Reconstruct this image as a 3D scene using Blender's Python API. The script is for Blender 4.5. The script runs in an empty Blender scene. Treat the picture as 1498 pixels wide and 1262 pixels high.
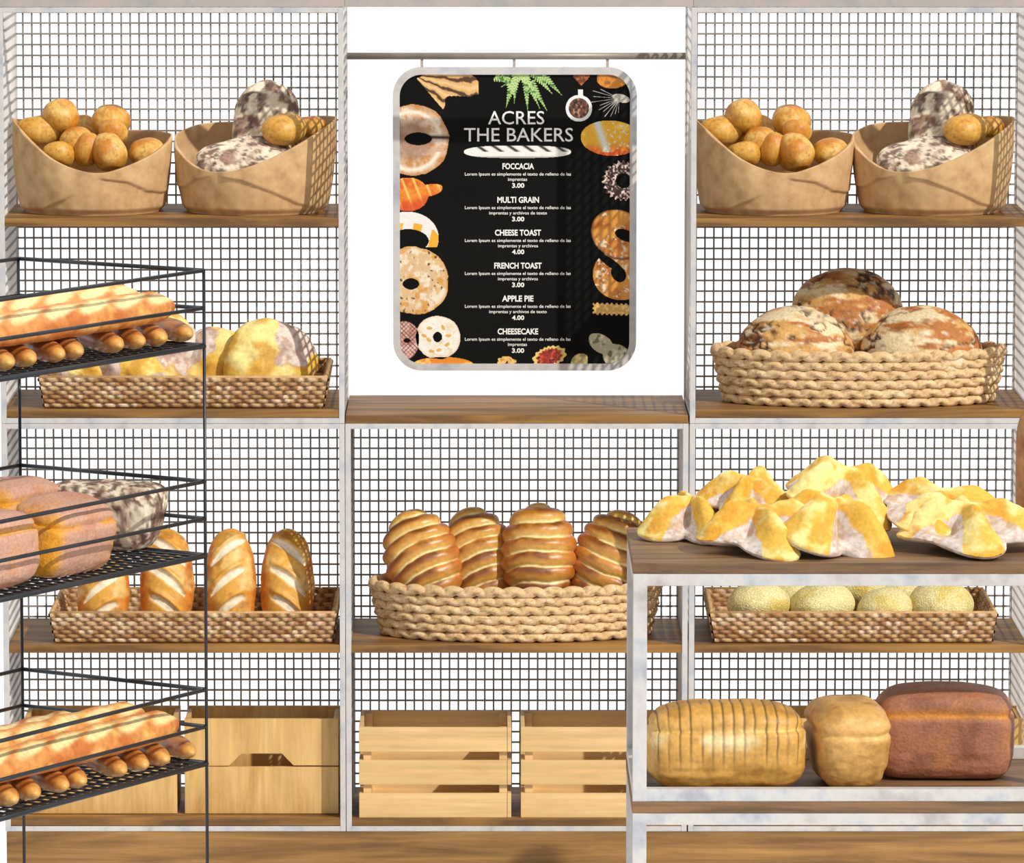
import bpy, math, random
import numpy as np
from mathutils import Matrix, Vector
R = math.radians
rng = random.Random(7)
SC = bpy.context.scene
COL = SC.collection

# ------------------------------------------------------------------ camera
F, CX, CY = 8450.0, 705.0, 631.0
TH = math.atan(1071.0 / F)
CT, ST = math.cos(TH), math.sin(TH)
D0 = 14.64
CAM = (0.0, -D0 * CT, 1.2 + D0 * ST)

def W(px, py, Y):
    """point of the place seen at (px,py) whose depth is Y"""
    a, b = (px - CX) / F, -(py - CY) / F
    d = (a, CT + b * ST, -ST + b * CT)
    t = (Y - CAM[1]) / d[1]
    return (d[0] * t, Y, CAM[2] + d[2] * t)

def proj(p):
    x, y, z = p[0], p[1] - CAM[1], p[2] - CAM[2]
    d = y * CT - z * ST
    return CX + F * x / d, CY - F * (y * ST + z * CT) / d

def PX(Y):            # pixels per metre near depth Y
    return F / (D0 + Y)

cam = bpy.data.cameras.new('camera')
cam.lens = F * 36.0 / 1498.0
cam.sensor_width = 36.0
cam.sensor_fit = 'HORIZONTAL'
cam.shift_x = (749.0 - CX) / 1498.0
cam.clip_end = 200
co = bpy.data.objects.new('camera', cam)
co.location = CAM
co.rotation_euler = (math.pi / 2 - TH, 0, 0)
COL.objects.link(co)
SC.camera = co

# ------------------------------------------------------------------ colour + noise
def lin(c):
    c = np.asarray(c, float) / 255.0
    return np.where(c <= 0.04045, c / 12.92, ((c + 0.055) / 1.055) ** 2.4)

def hsh(ix, iy, iz, seed):
    h = (ix.astype(np.int64) * 374761393 + iy.astype(np.int64) * 668265263 + iz.astype(np.int64) * 1274126177 + seed * 974634777) & 0xffffffff
    h = ((h ^ (h >> 13)) * 1103515245) & 0xffffffff
    h = ((h ^ (h >> 16)) * 2246822519) & 0xffffffff
    h = h ^ (h >> 15)
    return (h & 0xffffff) / float(0xffffff)

def vn(P, seed=0):
    P = np.asarray(P, float)
    i = np.floor(P).astype(np.int64)
    f = P - i
    f = f * f * (3 - 2 * f)
    x, y, z = i[..., 0], i[..., 1], i[..., 2]
    fx, fy, fz = f[..., 0], f[..., 1], f[..., 2]
    def g(a, b, c): return hsh(x + a, y + b, z + c, seed)
    c00 = g(0,0,0) * (1 - fx) + g(1,0,0) * fx
    c10 = g(0,1,0) * (1 - fx) + g(1,1,0) * fx
    c01 = g(0,0,1) * (1 - fx) + g(1,0,1) * fx
    c11 = g(0,1,1) * (1 - fx) + g(1,1,1) * fx
    return (c00 * (1 - fy) + c10 * fy) * (1 - fz) + (c01 * (1 - fy) + c11 * fy) * fz

def fbm(P, s, seed=0, o=4):
    P = np.asarray(P, float) * s
    a, t, w = 0.0, 0.0, 1.0
    for k in range(o):
        a = a + w * vn(P + 17.3 * k, seed + k)
        t += w
        w *= 0.5
        P = P * 2.03
    return a / t            # 0..1

def ss(a, b, x):
    t = np.clip((x - a) / (b - a), 0, 1)
    return t * t * (3 - 2 * t)

def mixc(c1, c2, m):
    m = np.clip(m, 0, 1)[..., None]
    return c1 * (1 - m) + c2 * m

def CC(shape, rgb):
    return np.broadcast_to(lin(rgb), tuple(shape) + (3,)).copy()

# ------------------------------------------------------------------ mesh helpers
def mesh_np(name, V, Fq, C=None, smooth=True):
    me = bpy.data.meshes.new(name)
    V = np.asarray(V, np.float32).reshape(-1, 3)
    Fq = np.asarray(Fq, np.int32)
    n, k = Fq.shape
    me.vertices.add(len(V)); me.vertices.foreach_set('co', V.ravel())
    me.loops.add(n * k); me.loops.foreach_set('vertex_index', Fq.ravel())
    me.polygons.add(n)
    me.polygons.foreach_set('loop_start', np.arange(0, n * k, k, dtype=np.int32))
    me.polygons.foreach_set('loop_total', np.full(n, k, np.int32))
    me.polygons.foreach_set('use_smooth', np.full(n, smooth))
    me.update(calc_edges=True)
    if C is not None:
        C = np.asarray(C, np.float32).reshape(-1, 3)
        at = me.color_attributes.new('Col', 'FLOAT_COLOR', 'POINT')
        at.data.foreach_set('color', np.hstack([C, np.ones((len(C), 1), np.float32)]).astype(np.float32).ravel())
    return me

def grid_faces(nv, nu, closed, off=0, flip=False):
    j = np.arange(nv - 1)[:, None]
    i = np.arange(nu if closed else nu - 1)[None, :]
    i2 = (i + 1) % nu
    a, b, c, d = j * nu + i, j * nu + i2, (j + 1) * nu + i2, (j + 1) * nu + i
    q = np.stack([a, b, c, d] if not flip else [a, d, c, b], -1).reshape(-1, 4)
    return q + off

class MB:
    def __init__(s): s.V = []; s.F = []; s.n = 0
    def add(s, v, f):
        s.V.extend(v); s.F.extend([tuple(i + s.n for i in q) for q in f]); s.n += len(v); return s
    def box(s, x0, x1, y0, y1, z0, z1):
        v = [(x0,y0,z0),(x1,y0,z0),(x1,y1,z0),(x0,y1,z0),(x0,y0,z1),(x1,y0,z1),(x1,y1,z1),(x0,y1,z1)]
        return s.add(v, [(0,3,2,1),(4,5,6,7),(0,1,5,4),(1,2,6,5),(2,3,7,6),(3,0,4,7)])
    def prism(s, pts, y0, y1):      # outline in xz (counter-clockwise seen from -y), thickness along y
        n = len(pts)
        v = [(p[0], y0, p[1]) for p in pts] + [(p[0], y1, p[1]) for p in pts]
        f = [tuple(range(n)), tuple(range(2*n-1, n-1, -1))]
        f += [(i, i+n, (i+1) % n + n, (i+1) % n) for i in range(n)]
        return s.add(v, f)
    def tube(s, a, b, r, n=10, r2=None):
        a, b = Vector(a), Vector(b); d = (b - a).normalized()
        u = d.orthogonal().normalized(); w = d.cross(u)
        r2 = r if r2 is None else r2
        v = []
        for p, q in ((a, r), (b, r2)):
            for k in range(n):
                t = 2*math.pi*k/n
                v.append(tuple(p + u*math.cos(t)*q + w*math.sin(t)*q))
        f = [(k, (k+1) % n, n+(k+1) % n, n+k) for k in range(n)]
        f += [tuple(range(n-1,-1,-1)), tuple(range(n, 2*n))]
        return s.add(v, f)
    def mesh(s, name, bevel=0.0, smooth=False):
        me = bpy.data.meshes.new(name)
        me.from_pydata(s.V, [], s.F); me.update()
        if bevel:
            import bmesh
            bm = bmesh.new(); bm.from_mesh(me)
            bmesh.ops.recalc_face_normals(bm, faces=bm.faces)
            bmesh.ops.bevel(bm, geom=bm.edges[:], offset=bevel, segments=2, profile=0.6, affect='EDGES', clamp_overlap=True)
            bm.to_mesh(me); bm.free()
        if smooth:
            for p in me.polygons: p.use_smooth = True
        return me

def link(name, me, mat=None, parent=None):
    o = bpy.data.objects.new(name, me)
    COL.objects.link(o)
    if mat is not None and me is not None and not me.materials: me.materials.append(mat)
    if parent is not None: o.parent = parent
    return o

def tag(o, label, cat, group=None, kind=None):
    if label: o['label'] = label
    if cat: o['category'] = cat
    if group: o['group'] = group
    if kind: o['kind'] = kind
    return o

def thing(name, label, cat, loc=(0,0,0), rz=0, group=None):
    o = bpy.data.objects.new(name, None); COL.objects.link(o)
    o.empty_display_size = 0.05
    o.location = loc; o.rotation_euler = (0, 0, rz)
    return tag(o, label, cat, group)

def dup(root, loc=None, label=None, shift=None):
    r = root.copy(); COL.objects.link(r)
    for ch in list(root.children):
        c = ch.copy(); COL.objects.link(c); c.parent = r
        for g in list(ch.children):
            d = g.copy(); COL.objects.link(d); d.parent = c
    if loc is not None: r.location = loc
    if shift is not None: r.location = Vector(root.location) + Vector(shift)
    if label: r['label'] = label
    return r

def orient(o, loc, xa, za, sc=(1,1,1)):
    x = Vector(xa).normalized(); z = Vector(za); z = (z - x * z.dot(x)).normalized(); y = z.cross(x)
    m = Matrix((x, y, z)).transposed()
    o.rotation_euler = m.to_euler(); o.location = loc
    o.scale = sc if isinstance(sc, tuple) else (sc,)*3
    return o

# ------------------------------------------------------------------ materials
def newmat(name):
    m = bpy.data.materials.new(name); m.use_nodes = True
    nt = m.node_tree; b = nt.nodes['Principled BSDF']
    return m, nt, b
def nd(nt, t, **kw):
    n = nt.nodes.new(t)
    for k, v in kw.items():
        if k.startswith('i_'): n.inputs[k[2:].replace('_', ' ')].default_value = v
        else: setattr(n, k, v)
    return n
def ramp(nt, stops):
    n = nt.nodes.new('ShaderNodeValToRGB')
    e = n.color_ramp.elements
    while len(e) < len(stops): e.new(0.5)
    for k, (p, c) in enumerate(stops):
        e[k].position = p; e[k].color = tuple(lin(c)) + (1,)
    return n
def coords(nt, scale, obj=True):
    tc = nt.nodes.new('ShaderNodeTexCoord'); mp = nt.nodes.new('ShaderNodeMapping')
    mp.inputs['Scale'].default_value = scale
    nt.links.new(tc.outputs['Object'], mp.inputs['Vector'])
    return mp
def mul(nt, a, b, fac=1.0):
    m = nt.nodes.new('ShaderNodeMix'); m.data_type = 'RGBA'; m.blend_type = 'MULTIPLY'
    m.inputs[0].default_value = fac
    nt.links.new(a, m.inputs[6]); nt.links.new(b, m.inputs[7])
    return m.outputs[2]

def mat_bread(name, rough=0.6, ns=60, bs=0.35, bd=0.002, var=(0.72, 1.12), sheen=0.0, vor=None, coat=0.0):
    m, nt, b = newmat(name)
    at = nd(nt, 'ShaderNodeAttribute', attribute_name='Col')
    mp = coords(nt, (1,1,1))
    n1 = nd(nt, 'ShaderNodeTexNoise', i_Scale=float(ns), i_Detail=6.0, i_Roughness=0.65)
    nt.links.new(mp.outputs[0], n1.inputs['Vector'])
    r = nd(nt, 'ShaderNodeMapRange'); r.inputs[1].default_value = 0.3; r.inputs[2].default_value = 0.7
    r.inputs[3].default_value = var[0]; r.inputs[4].default_value = var[1]
    nt.links.new(n1.outputs['Fac'], r.inputs[0])
    out = mul(nt, at.outputs['Color'], r.outputs[0])
    h = n1.outputs['Fac']
    if vor:
        v = nd(nt, 'ShaderNodeTexVoronoi', i_Scale=float(vor)); nt.links.new(mp.outputs[0], v.inputs['Vector'])
        r2 = nd(nt, 'ShaderNodeMapRange'); r2.inputs[1].default_value = 0.0; r2.inputs[2].default_value = 0.6
        r2.inputs[3].default_value = 1.15; r2.inputs[4].default_value = 0.72
        nt.links.new(v.outputs['Distance'], r2.inputs[0])
        out = mul(nt, out, r2.outputs[0]); h = r2.outputs[0]
    nt.links.new(out, b.inputs['Base Color'])
    b.inputs['Roughness'].default_value = rough
    b.inputs['Coat Weight'].default_value = coat
    b.inputs['Coat Roughness'].default_value = 0.35
    bp = nd(nt, 'ShaderNodeBump', i_Strength=bs, i_Distance=bd)
    nt.links.new(h, bp.inputs['Height']); nt.links.new(bp.outputs[0], b.inputs['Normal'])
    return m

def mat_wood(name, stops, sc=(1.2, 14, 14), rough=0.55, grain=(3, 160, 160), rings=None):
    m, nt, b = newmat(name)
    mp = coords(nt, sc)
    n1 = nd(nt, 'ShaderNodeTexNoise', i_Scale=1.6, i_Detail=8.0, i_Roughness=0.62, i_Distortion=0.6)
    nt.links.new(mp.outputs[0], n1.inputs['Vector'])
    src = n1.outputs['Fac']
    if rings:
        wv = nd(nt, 'ShaderNodeTexWave', i_Scale=rings, i_Distortion=9.0, i_Detail=3.0)
        wv.bands_direction = 'Z'; wv.inputs['Detail Scale'].default_value = 0.8
        nt.links.new(mp.outputs[0], wv.inputs['Vector'])
        mx = nd(nt, 'ShaderNodeMix'); mx.inputs[0].default_value = 0.45
        nt.links.new(n1.outputs['Fac'], mx.inputs[2]); nt.links.new(wv.outputs['Fac'], mx.inputs[3])
        src = mx.outputs[0]
    rp = ramp(nt, stops); nt.links.new(src, rp.inputs[0])
    mp2 = coords(nt, grain)
    n2 = nd(nt, 'ShaderNodeTexNoise', i_Scale=1.0, i_Detail=4.0, i_Roughness=0.6)
    nt.links.new(mp2.outputs[0], n2.inputs['Vector'])
    r = nd(nt, 'ShaderNodeMapRange'); r.inputs[1].default_value = 0.3; r.inputs[2].default_value = 0.7
    r.inputs[3].default_value = 0.8; r.inputs[4].default_value = 1.1
    nt.links.new(n2.outputs['Fac'], r.inputs[0])
    nt.links.new(mul(nt, rp.outputs[0], r.outputs[0]), b.inputs['Base Color'])
    b.inputs['Roughness'].default_value = rough
    bp = nd(nt, 'ShaderNodeBump', i_Strength=0.25, i_Distance=0.001)
    nt.links.new(n2.outputs['Fac'], bp.inputs['Height']); nt.links.new(bp.outputs[0], b.inputs['Normal'])
    return m

def mat_noise(name, stops, s=12, rough=0.5, metal=0.0, bump=0.1, detail=6):
    m, nt, b = newmat(name)
    mp = coords(nt, (1,1,1))
    n1 = nd(nt, 'ShaderNodeTexNoise', i_Scale=float(s), i_Detail=float(detail), i_Roughness=0.6)
    nt.links.new(mp.outputs[0], n1.inputs['Vector'])
    rp = ramp(nt, stops); nt.links.new(n1.outputs['Fac'], rp.inputs[0])
    nt.links.new(rp.outputs[0], b.inputs['Base Color'])
    b.inputs['Roughness'].default_value = rough; b.inputs['Metallic'].default_value = metal
    bp = nd(nt, 'ShaderNodeBump', i_Strength=bump, i_Distance=0.001)
    nt.links.new(n1.outputs['Fac'], bp.inputs['Height']); nt.links.new(bp.outputs[0], b.inputs['Normal'])
    return m

M = {}
M['frame'] = mat_noise('galvanised_grey_metal', [(0.3, (176,170,168)), (0.42, (198,194,191)), (0.5, (206,202,198)), (0.58, (192,193,196)), (0.7, (166,167,176))], s=9, rough=0.5, bump=0.05)
M['header'] = mat_noise('mottled_header_metal', [(0.35, (160,158,155)), (0.5, (176,166,160)), (0.65, (188,172,166))], s=7, rough=0.55)
M['wire'] = mat_noise('grey_wire', [(0.35, (112,108,105)), (0.65, (160,155,150))], s=5, rough=0.45)
M['wire_sunlit'] = mat_noise('sunlit_tone_wire', [(0.35, (214,208,203)), (0.65, (236,231,227))], s=5, rough=0.5)  # paler copy of the wire: sunlit look put into the colour
M['shelf'] = mat_wood('brown_shelf_wood', [(0.28, (80,54,28)), (0.42, (112,78,38)), (0.55, (150,108,52)), (0.72, (178,132,68))])
M['table'] = mat_wood('table_wood', [(0.28, (78,58,42)), (0.42, (104,78,54)), (0.55, (130,98,66)), (0.72, (156,118,78))])
M['plinth'] = mat_wood('plinth_wood', [(0.28, (96,66,34)), (0.42, (128,92,50)), (0.55, (154,114,62)), (0.72, (176,134,76))])
M['crate'] = mat_wood('honey_crate_wood', [(0.28, (178,132,72)), (0.42, (206,162,94)), (0.56, (220,178,110)), (0.72, (228,188,122))], sc=(7, 7, 2.2), grain=(70, 70, 4))
M['pine'] = mat_wood('pale_pine_wood', [(0.22, (204,160,98)), (0.36, (226,186,124)), (0.6, (232,196,136)), (0.75, (236,202,144))], sc=(2.0, 9, 15), grain=(3, 60, 60))
M['black'] = mat_noise('black_painted_metal', [(0.3, (22,23,25)), (0.7, (38,44,52))], s=4, rough=0.35)
M['kraft'] = mat_noise('kraft_felt', [(0.25, (168,130,88)), (0.45, (196,157,110)), (0.6, (207,170,122)), (0.75, (218,184,138))], s=26, rough=0.85, bump=0.35, detail=10)
M['liner'] = mat_noise('kraft_liner', [(0.3, (150,112,72)), (0.7, (180,140,96))], s=30, rough=0.9)
M['straw'] = mat_bread('seagrass', rough=0.75, ns=220, bs=0.5, bd=0.001, var=(0.7, 1.2))
M['rope'] = mat_bread('rope', rough=0.8, ns=260, bs=0.6, bd=0.001, var=(0.7, 1.18))
M['board'] = mat_noise('black_menu_board', [(0.3, (13,13,12)), (0.7, (19,19,17))], s=5, rough=0.9, bump=0.0)
M['board'].node_tree.nodes['Principled BSDF'].inputs['Specular IOR Level'].default_value = 0.15
M['text'] = mat_noise('white_print', [(0.3, (232,230,224)), (0.7, (250,249,244))], s=200, rough=0.7, bump=0.0)
M['print'] = mat_bread('colour_print', rough=0.6, ns=400, bs=0.0, var=(0.8, 1.12))
M['white'] = mat_noise('white_studio', [(0.3, (245,245,245)), (0.7, (250,250,250))], s=1, rough=0.9, bump=0.0)
M['bread'] = mat_bread('bread_crust', rough=0.55, coat=0.12)
M['golden'] = mat_bread('golden_bun_crust', rough=0.5, ns=150, bs=0.3, coat=0.1)
M['floury'] = mat_bread('floury_crust', rough=0.8, ns=110, bs=0.45, var=(0.8, 1.12))
M['glossy'] = mat_bread('glossy_crust', rough=0.4, ns=70, bs=0.25, var=(0.75, 1.12), coat=0.25)
M['seeded'] = mat_bread('seeded_crust', rough=0.65, ns=200, bs=0.8, bd=0.003, vor=210)
M['dense'] = mat_bread('dense_crust', rough=0.6, ns=130, bs=0.8, bd=0.003, var=(0.72, 1.15))

# ------------------------------------------------------------------ light
wd = bpy.data.worlds.new('studio'); SC.world = wd; wd.use_nodes = True
nt = wd.node_tree; bg = nt.nodes['Background']
tc = nt.nodes.new('ShaderNodeTexCoord'); sx = nt.nodes.new('ShaderNodeSeparateXYZ')
nt.links.new(tc.outputs['Generated'], sx.inputs[0])
mr = nt.nodes.new('ShaderNodeMapRange'); mr.inputs[1].default_value = -0.2; mr.inputs[2].default_value = 0.5
mr.inputs[3].default_value = 0.66; mr.inputs[4].default_value = 1.08
nt.links.new(sx.outputs['Y'], mr.inputs[0]); nt.links.new(mr.outputs[0], bg.inputs['Strength'])
bg.inputs['Color'].default_value = (1, 1, 1, 1)
sun = bpy.data.lights.new('sun', 'SUN'); sun.energy = 3.1; sun.angle = R(0.9); sun.color = (1.0, 0.96, 0.9)
so = bpy.data.objects.new('sun', sun); COL.objects.link(so)
so.rotation_euler = Vector((-1, 1, -1.1)).to_track_quat('-Z', 'Y').to_euler()
so.location = (3, -4, 5)
SC.view_settings.view_transform = 'Standard'; SC.view_settings.look = 'None'
SC.view_settings.exposure = 0.0; SC.view_settings.gamma = 1.0
SC.view_settings.use_curve_mapping = False

# ------------------------------------------------------------------ setting
fl = link('floor', MB().box(-1.9, 1.9, -3.2, -0.03, -0.02, 0.0).box(W(12,600,0)[0], 1.9, -0.03, 0.5, -0.02, 0.0).mesh('floor'), M['white']); tag(fl, 'white studio floor under the shelving', 'floor', kind='structure')

# ------------------------------------------------------------------ shelving units
DEP = 0.45
def zf(py, Y=0.0): return W(CX, py, Y)[2]
xL0, xL1 = W(1.4, 600, 0)[0], W(504, 600, 0)[0]
xC0, xC1 = W(504.9, 600, 0)[0], W(1007.3, 600, 0)[0]
xR0, xR1 = W(1009.2, 600, 0)[0], W(1511.8, 600, 0)[0]
T = 0.0139
zTop, zMid, zBase = zf(10.5), zf(619.5), zf(1216.2)
TS = 0.0208

def grid_panel(name, parent, a0, a1, z0, z1, plane, c, pu=0.0229, pv=0.028, r=0.0021):
    mb = MB()
    n = max(2, round((a1 - a0) / pu)); m = max(2, round((z1 - z0) / pv))
    for i in range(n + 1):
        a = a0 + (a1 - a0) * i / n
        if plane == 'y': mb.box(a - r, a + r, c - r, c + r, z0, z1)
        else: mb.box(c - r, c + r, a - r, a + r, z0, z1)
    nf = len(mb.F)
    for j in range(m + 1):
        z = z0 + (z1 - z0) * j / m
        if plane == 'y': mb.box(a0, a1, c - 3*r, c - r*0.9, z - r, z + r)
        else: mb.box(c + r*0.9, c + 3*r, a0, a1, z - r, z + r)
    me = mb.mesh(name)
    me.materials.append(M['wire']); me.materials.append(M['wire_sunlit'])
    if plane == 'x':
        mi = np.zeros(len(me.polygons), np.int32); mi[:nf] = 1
        me.polygons.foreach_set('material_index', mi)
    return link(name, me, None, parent)

def unit(label, x0, x1, two, shelves, group):
    w = x1 - x0
    t = thing('shelving_unit', label, 'shelving', ((x0+x1)/2, DEP/2, zBase), 0, group)
    h = w/2; y0, y1 = -DEP/2, DEP/2
    mods = [(0.0, zMid - zBase)] + ([(zMid - zBase, zTop - zBase)] if two else [])
    for a, b in mods:
        for sx_ in (-1, 1):
            for sy in (-1, 1):
                xx = (-h, -h+T) if sx_ < 0 else (h-T, h)
                yy = (y0, y0+T) if sy < 0 else (y1-T, y1)
                link('post', MB().box(*xx, *yy, a+0.0004, b-0.0004).mesh('post', 0.0012), M['frame'], t)
            for zz in ((a+0.0004, a+T), (b-T, b-0.0004)):
                xx = (-h+0.001, -h+T-0.001) if sx_ < 0 else (h-T+0.001, h-0.001)
                link('side_rail', MB().box(*xx, y0+T, y1-T, *zz).mesh('side_rail', 0.001), M['frame'], t)
        for yy in ((y0+0.0005, y0+T), (y1-T, y1-0.0005)):
            for zz in ((a+0.0004, a+T), (b-T, b-0.0004)):
                link('cross_rail', MB().box(-h+T, h-T, *yy, *zz).mesh('cross_rail', 0.001), M['frame'], t)
        grid_panel('back_wire_panel', t, -h+T*0.5, h-T*0.5, a+T, b-T*0.6, 'y', y1-T*0.6)
        for sx_ in (-1, 1):
            grid_panel('side_wire_panel', t, y0+T, y1-T, a+T, b-T*0.6, 'x', sx_*(h-T*0.5))
    for pyb in shelves:             # front bottom edge of each board
        z0 = zf(pyb) - zBase
        top_of_centre = (not two) and pyb < 700
        k = 0.001 if top_of_centre else T*0.62
        s = link('shelf', MB().box(-h+k, h-k, y0+0.002, y1-T*1.3, z0, z0+TS).mesh('shelf', 0.0015), M['shelf'], t)
    return t

unit('tall grey metal shelving unit with wire mesh at the left end', xL0, xL1, True, (331.5, 611.0, 955.0, 1207.8), 'grey wire mesh shelving units')
unit('tall grey metal shelving unit with wire mesh at the right end', xR0, xR1, True, (331.5, 611.0, 955.0, 1207.8), 'grey wire mesh shelving units')
unit('low grey wire mesh shelving unit under the menu board, between the tall ones', xC0, xC1, False, (619.6, 955.0, 1208.5), 'grey wire mesh shelving units')
for x0, x1, nm in ((xL0-0.02, xL1+0.003, 'over the left tall shelving unit'), (xL1+0.0035, xR0+0.004, 'spanning above the menu board'), (xR0+0.0045, xR1+0.02, 'over the right tall shelving unit')):
    c = (x0+x1)/2
    o = link('header_beam', MB().box(x0-c, x1-c, -DEP/2, -DEP/2+0.03, 0, 0.032).mesh('header_beam', 0.001), M['header'])
    o.location = (c, DEP/2, zTop+0.0005)
    tag(o, 'mottled grey metal header beam ' + nm, 'beam', 'header beams along the top')
o = link('wooden_plinth', MB().box(xL0+0.003, xR1, -0.002, DEP, 0, zBase-0.0005).mesh('plinth', 0.002), M['plinth'])
tag(o, 'long brown wooden plinth under the whole row of shelving', 'plinth')

# ------------------------------------------------------------------ bread bodies
def body(L, Wd, H, p=2.2, q=2.0, sq=2.0, flat=0.85, nu=96, nv=72):
    th = np.linspace(0.0, math.pi, nv)[:, None]
    ph = np.linspace(0, 2*math.pi, nu, endpoint=False)[None, :]
    t = -np.cos(th)
    r = np.maximum(1 - np.abs(t)**p, 0)**(1.0/q)
    c, s = np.cos(ph), np.sin(ph)
    e = 2.0/sq
    cc = np.sign(c)*np.abs(c)**e; s_ = np.sign(s)*np.abs(s)**e
    X = L/2*t + 0*c; Y = Wd/2*r*cc; Z = H/2*r*s_
    lim = -flat*H/2
    Z = np.where(Z < lim, lim + 0.12*(Z-lim), Z)
    return np.stack([X, Y, Z], -1), t + 0*c, ph + 0*t

def outn(P, L, Wd, H):
    N = P / np.array([L*L, Wd*Wd, H*H])
    return N / np.maximum(np.linalg.norm(N, axis=-1, keepdims=True), 1e-9)

def fin(name, P, C, closed=True):
    nv, nu = P.shape[:2]
    return mesh_np(name, P, grid_faces(nv, nu, closed, flip=True), C)

def m_bun(seed, L=0.098, Wd=0.088, H=0.078):
    P, t, ph = body(L, Wd, H, flat=0.9, nu=64, nv=44)
    n = fbm(P, 16, seed, 3) - 0.5
    P = P + outn(P, L, Wd, H) * (n*0.016)[..., None]
    C = CC(t.shape, (216,162,62))
    C = mixc(C, lin((202,126,30)), ss(0.4, 0.7, fbm(P, 22, seed+5)))
    C = mixc(C, lin((232,190,104)), ss(0.5, 0.75, fbm(P, 30, seed+9)) * 0.8)
    C = mixc(C, lin((168,112,30)), ss(0.62, 0.72, fbm(P, 160, seed+3, 2)) * 0.6)
    return fin('bun', P, C)

def flour_colour(P, seed, sc=55, dark=0.0):
    C = CC(P.shape[:2], (222,204,178))
    C = mixc(C, lin((150,112,92)), ss(0.44, 0.60, fbm(P, sc*0.45, seed, 5)+dark)*0.85)
    C = mixc(C, lin((112,78,62)), ss(0.50, 0.60, fbm(P*np.array([1,1,0.7]), sc, seed+12, 5)+dark)*0.85)
    C = mixc(C, lin((244,230,202)), ss(0.50, 0.62, fbm(P, sc*0.8, seed+30, 5)-dark*0.5)*0.9)
    C = mixc(C, lin((80,54,44)), ss(0.58, 0.66, fbm(P, sc*1.7, seed+60, 4)+dark)*0.8)
    return C
def m_rustic(seed, L=0.25, Wd=0.18, H=0.08, p=3.0, sq=2.2):
    P, t, ph = body(L, Wd, H, p=p, sq=sq, flat=0.9)
    P = P + outn(P, L, Wd, H) * ((fbm(P, 20, seed)-0.5)*0.02)[..., None]
    return fin('rustic_loaf', P, flour_colour(P, seed))

def m_star(seed, Rr=0.150, H=0.12, arm=0.40, k=4, nu=220, nv=110):
    th = np.linspace(0.001, math.pi, nv)[:, None]; ph = np.linspace(0, 2*math.pi, nu, endpoint=False)[None, :]
    wob = 0.35*np.sin(ph*2+seed) + 0.25*np.sin(ph*3+seed*2)
    lob = np.cos(k*ph + wob)
    Rad = Rr*(1 - arm + arm*(0.5+0.5*lob)**0.8 * (1+0.25*np.sin(ph+seed)))
    s, c = np.sin(th), np.cos(th)
    prof = s**0.8
    rr = prof
    cen_ = ss(0.05, 0.55, rr)
    ridge = ((0.5+0.5*lob)**0.9)*cen_ + 0.6*(1-cen_)
    pull = 1 + 0*rr
    x = Rad*prof*np.cos(ph)*pull; y = Rad*prof*np.sin(ph)*pull
    edge_r = (1-rr**1.7)
    z = H*edge_r*(0.62+0.38*ridge) + 0.020*np.sin(np.clip(rr*1.05, 0, 1)*math.pi)*(ridge*2-0.9) + 0.012*np.sin(ph*2+seed)*rr
    z = z + 0.020*ss(0.5, 1.0, rr)*(1-0.5*ridge)
    zb = 0.020*(1-0.5*ridge) + 0.012*np.sin(ph*2+seed)*rr - 0.020*np.abs(c)**0.5
    z = np.where(c > 0, z, zb)
    P = np.stack([x, y, z + 0*x], -1)
    n = fbm(P, 14, seed, 3) - 0.5
    P = P + np.stack([0*n, 0*n, n*0.02*(c > 0)], -1) + outn(P, 1, 1, 1)*((fbm(P, 45, seed+2)-0.5)*0.008)[..., None]
    f1 = fbm(P, 18, seed+4, 3)
    # floured panels in the folds, yellow crust on the ridges
    pan = ss(0.45, 0.41, ridge*0.75 + (f1-0.5)*0.40 + 0.34*(1-rr)**1.1 + 0*c + 0.05*np.sign(np.sin(ph*k+1)))
    pan = np.maximum(pan, ss(-0.02, -0.15, c)*1.0)
    C = CC(pan.shape, (230,182,70))
    C = mixc(C, lin((246,226,146)), ss(0.44, 0.66, fbm(P, 22, seed+8, 4)))
    C = mixc(C, lin((222,158,44)), ss(0.5, 0.7, fbm(P, 28, seed+11, 4))*0.9)
    fl_ = CC(pan.shape, (222,210,202))
    fl_ = mixc(fl_, lin((204,184,168)), ss(0.48, 0.62, fbm(P, 95, seed+13, 5)))
    fl_ = mixc(fl_, lin((196,156,110)), ss(0.58, 0.70, fbm(P, 24, seed+15, 4))*0.7)
    C = mixc(C, fl_, pan)
    edge = np.exp(-((pan-0.5)/0.22)**2)
    C = mixc(C, lin((206,140,92)), edge*0.6)
    return mesh_np('star_bread', P, grid_faces(nv, nu, True), C)

def m_floury(seed, Rr=0.118, H=0.10, nu=150, nv=90):
    P, t, ph = body(Rr*2, Rr*2*0.96, H, p=2.0, q=2.0, flat=0.9, nu=nu, nv=nv)
    P = P + outn(P, Rr*2, Rr*2, H*1.3)*((fbm(P, 9, seed, 3)-0.5)*0.05 + (fbm(P, 30, seed+2, 3)-0.5)*0.010)[..., None]
    C = CC(t.shape, (230,184,72))
    C = mixc(C, lin((250,232,150)), ss(0.41, 0.63, fbm(P, 16, seed+8, 4)))
    C = mixc(C, lin((214,156,50)), ss(0.50, 0.68, fbm(P, 20, seed+11, 4))*0.8)
    f = fbm(P*np.array([1,1,0.6]), 9.5, seed+21, 3)
    pan = ss(0.575, 0.595, f)
    fl_ = mixc(CC(t.shape, (226,208,194)), lin((196,164,146)), ss(0.45, 0.62, fbm(P, 80, seed+13, 5)))
    C = mixc(C, fl_, pan)
    C = mixc(C, lin((196,140,100)), np.exp(-((pan-0.5)/0.25)**2)*0.6)
    return fin('floury_round', P, C)

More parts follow.
